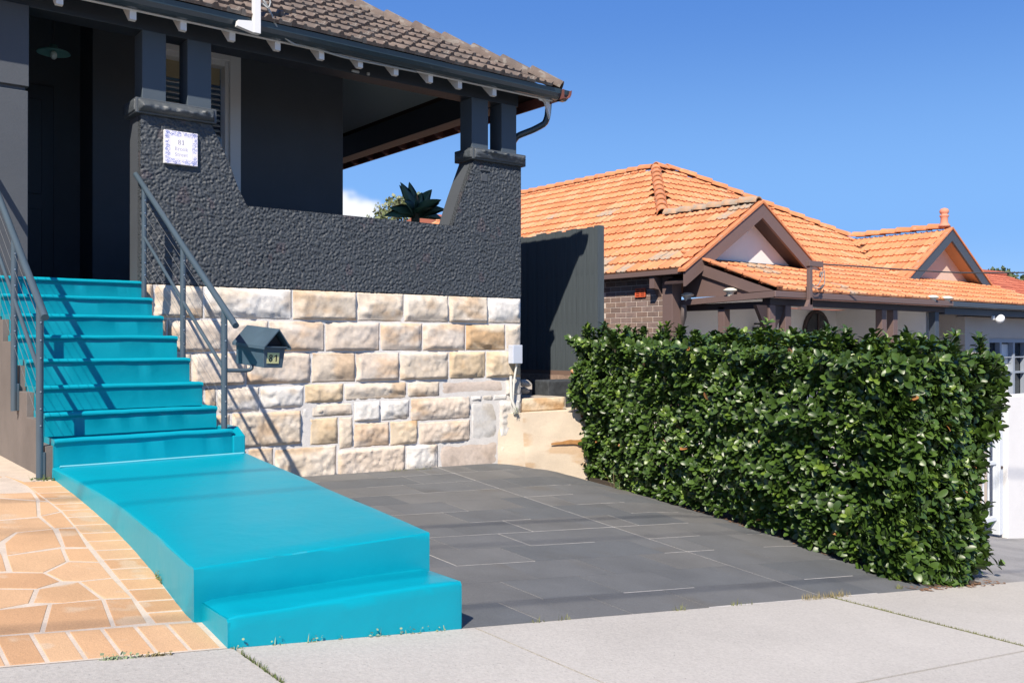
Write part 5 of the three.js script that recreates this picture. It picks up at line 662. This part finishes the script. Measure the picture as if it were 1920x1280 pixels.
tree('background_tree', 'loose olive green tree seen through the veranda opening', 18.75, 30, -1, 8.4, 1.75, 2200, [[0.14, 0.17, 0.07], [0.20, 0.23, 0.10], [0.24, 0.25, 0.15]], 71, 0.16);
tree('background_tree', 'leafy green tree just below the cloud beyond the veranda', 15.3, 27, -1, 6.9, 1.3, 1500, [[0.14, 0.17, 0.06], [0.19, 0.22, 0.09]], 72, 0.15);
tree('distant_tree', 'small dark treetop behind the red roof', 44, 19.5, -4, 9.1, 1.2, 900, [[0.05, 0.08, 0.03], [0.08, 0.11, 0.05]], 73, 0.22);
tree('distant_tree', 'small rounded treetop beside the red roof ridge', 45.5, 19.0, -4, 9.0, 0.9, 700, [[0.05, 0.08, 0.03], [0.08, 0.11, 0.05]], 74, 0.22);
{
  const h = thing('distant_house', 'brick red tiled roof house beyond the second gable', 'house'); mk('wall', bx(24.5, 34, -5, 2.6, 11.5, 19), M.cream, h); const rf = mk('roof', merge([prismX(ccw([[10.9, 2.4], [15, 4.05], [19.5, 2.4]]), 24, 34.5)]), M.distantRoof, h);
  const tones = [[0.42, 0.12, 0.07], [0.36, 0.10, 0.06], [0.47, 0.15, 0.09]].map(c => std({ color: rgb(...c), roughness: 0.9 })); tileRoof(h, { seed: 47, o: [24, 2.43, 10.9], e: [1, 0, 0], s: [0, 1.65 / 4.1, 1], cols: 44, rows: 13, w: 0.235, l: 0.33, tones, inside: () => true, near: () => false }); mk('ridge', tube([V3(24, 4.1, 15), V3(34.5, 4.1, 15)], 0.12, 1, 8), tones[1], h);
  const h2 = thing('far_cottage', 'small white walled cottage with red roof glimpsed behind the agave', 'house'); mk('wall', bx(16.4, 18.6, -1, 5.49, 24, 27), M.render, h2); mk('roof', prismX(ccw([[23.7, 5.50], [27.3, 5.50], [25.5, 5.92]]), 16.25, 18.9), M.distantRoof, h2); mk('window', bx(17.2, 17.7, 4.9, 5.4, 23.94, 24), M.glass, h2);
}
// ------------------------------------------------------------------ street power lines above and behind the camera
{
  const cm = std({ color: rgb(0.03, 0.03, 0.03), roughness: 0.8 });
  const wires = [[3.61, 8.5, 0.013, 'single black power line over the street'], [4.98, 9.2, 0.009, 'thin black power line over the street on the house side'], [5.62, 8.6, 0.015, 'thick black bundled power cable over the street']];
  for (const [gv, H, r, lab] of wires) { const k = H / 1.6, pts = []; for (let i = 0; i <= 8; i++) { const x = mix(-26, 22, i / 8); pts.push(V3(x, foot(x + 1.215 * k, gv) + H + 0.02 * (i - 4) * (i - 4), gv - k)); } tag(mk('power_line', tube(pts, r, 60, 6), cm), lab, 'power line'); }
}
scene.traverse(o => { if (o.isMesh) { o.castShadow = true; o.receiveShadow = true; } });
renderer.render(scene, camera);
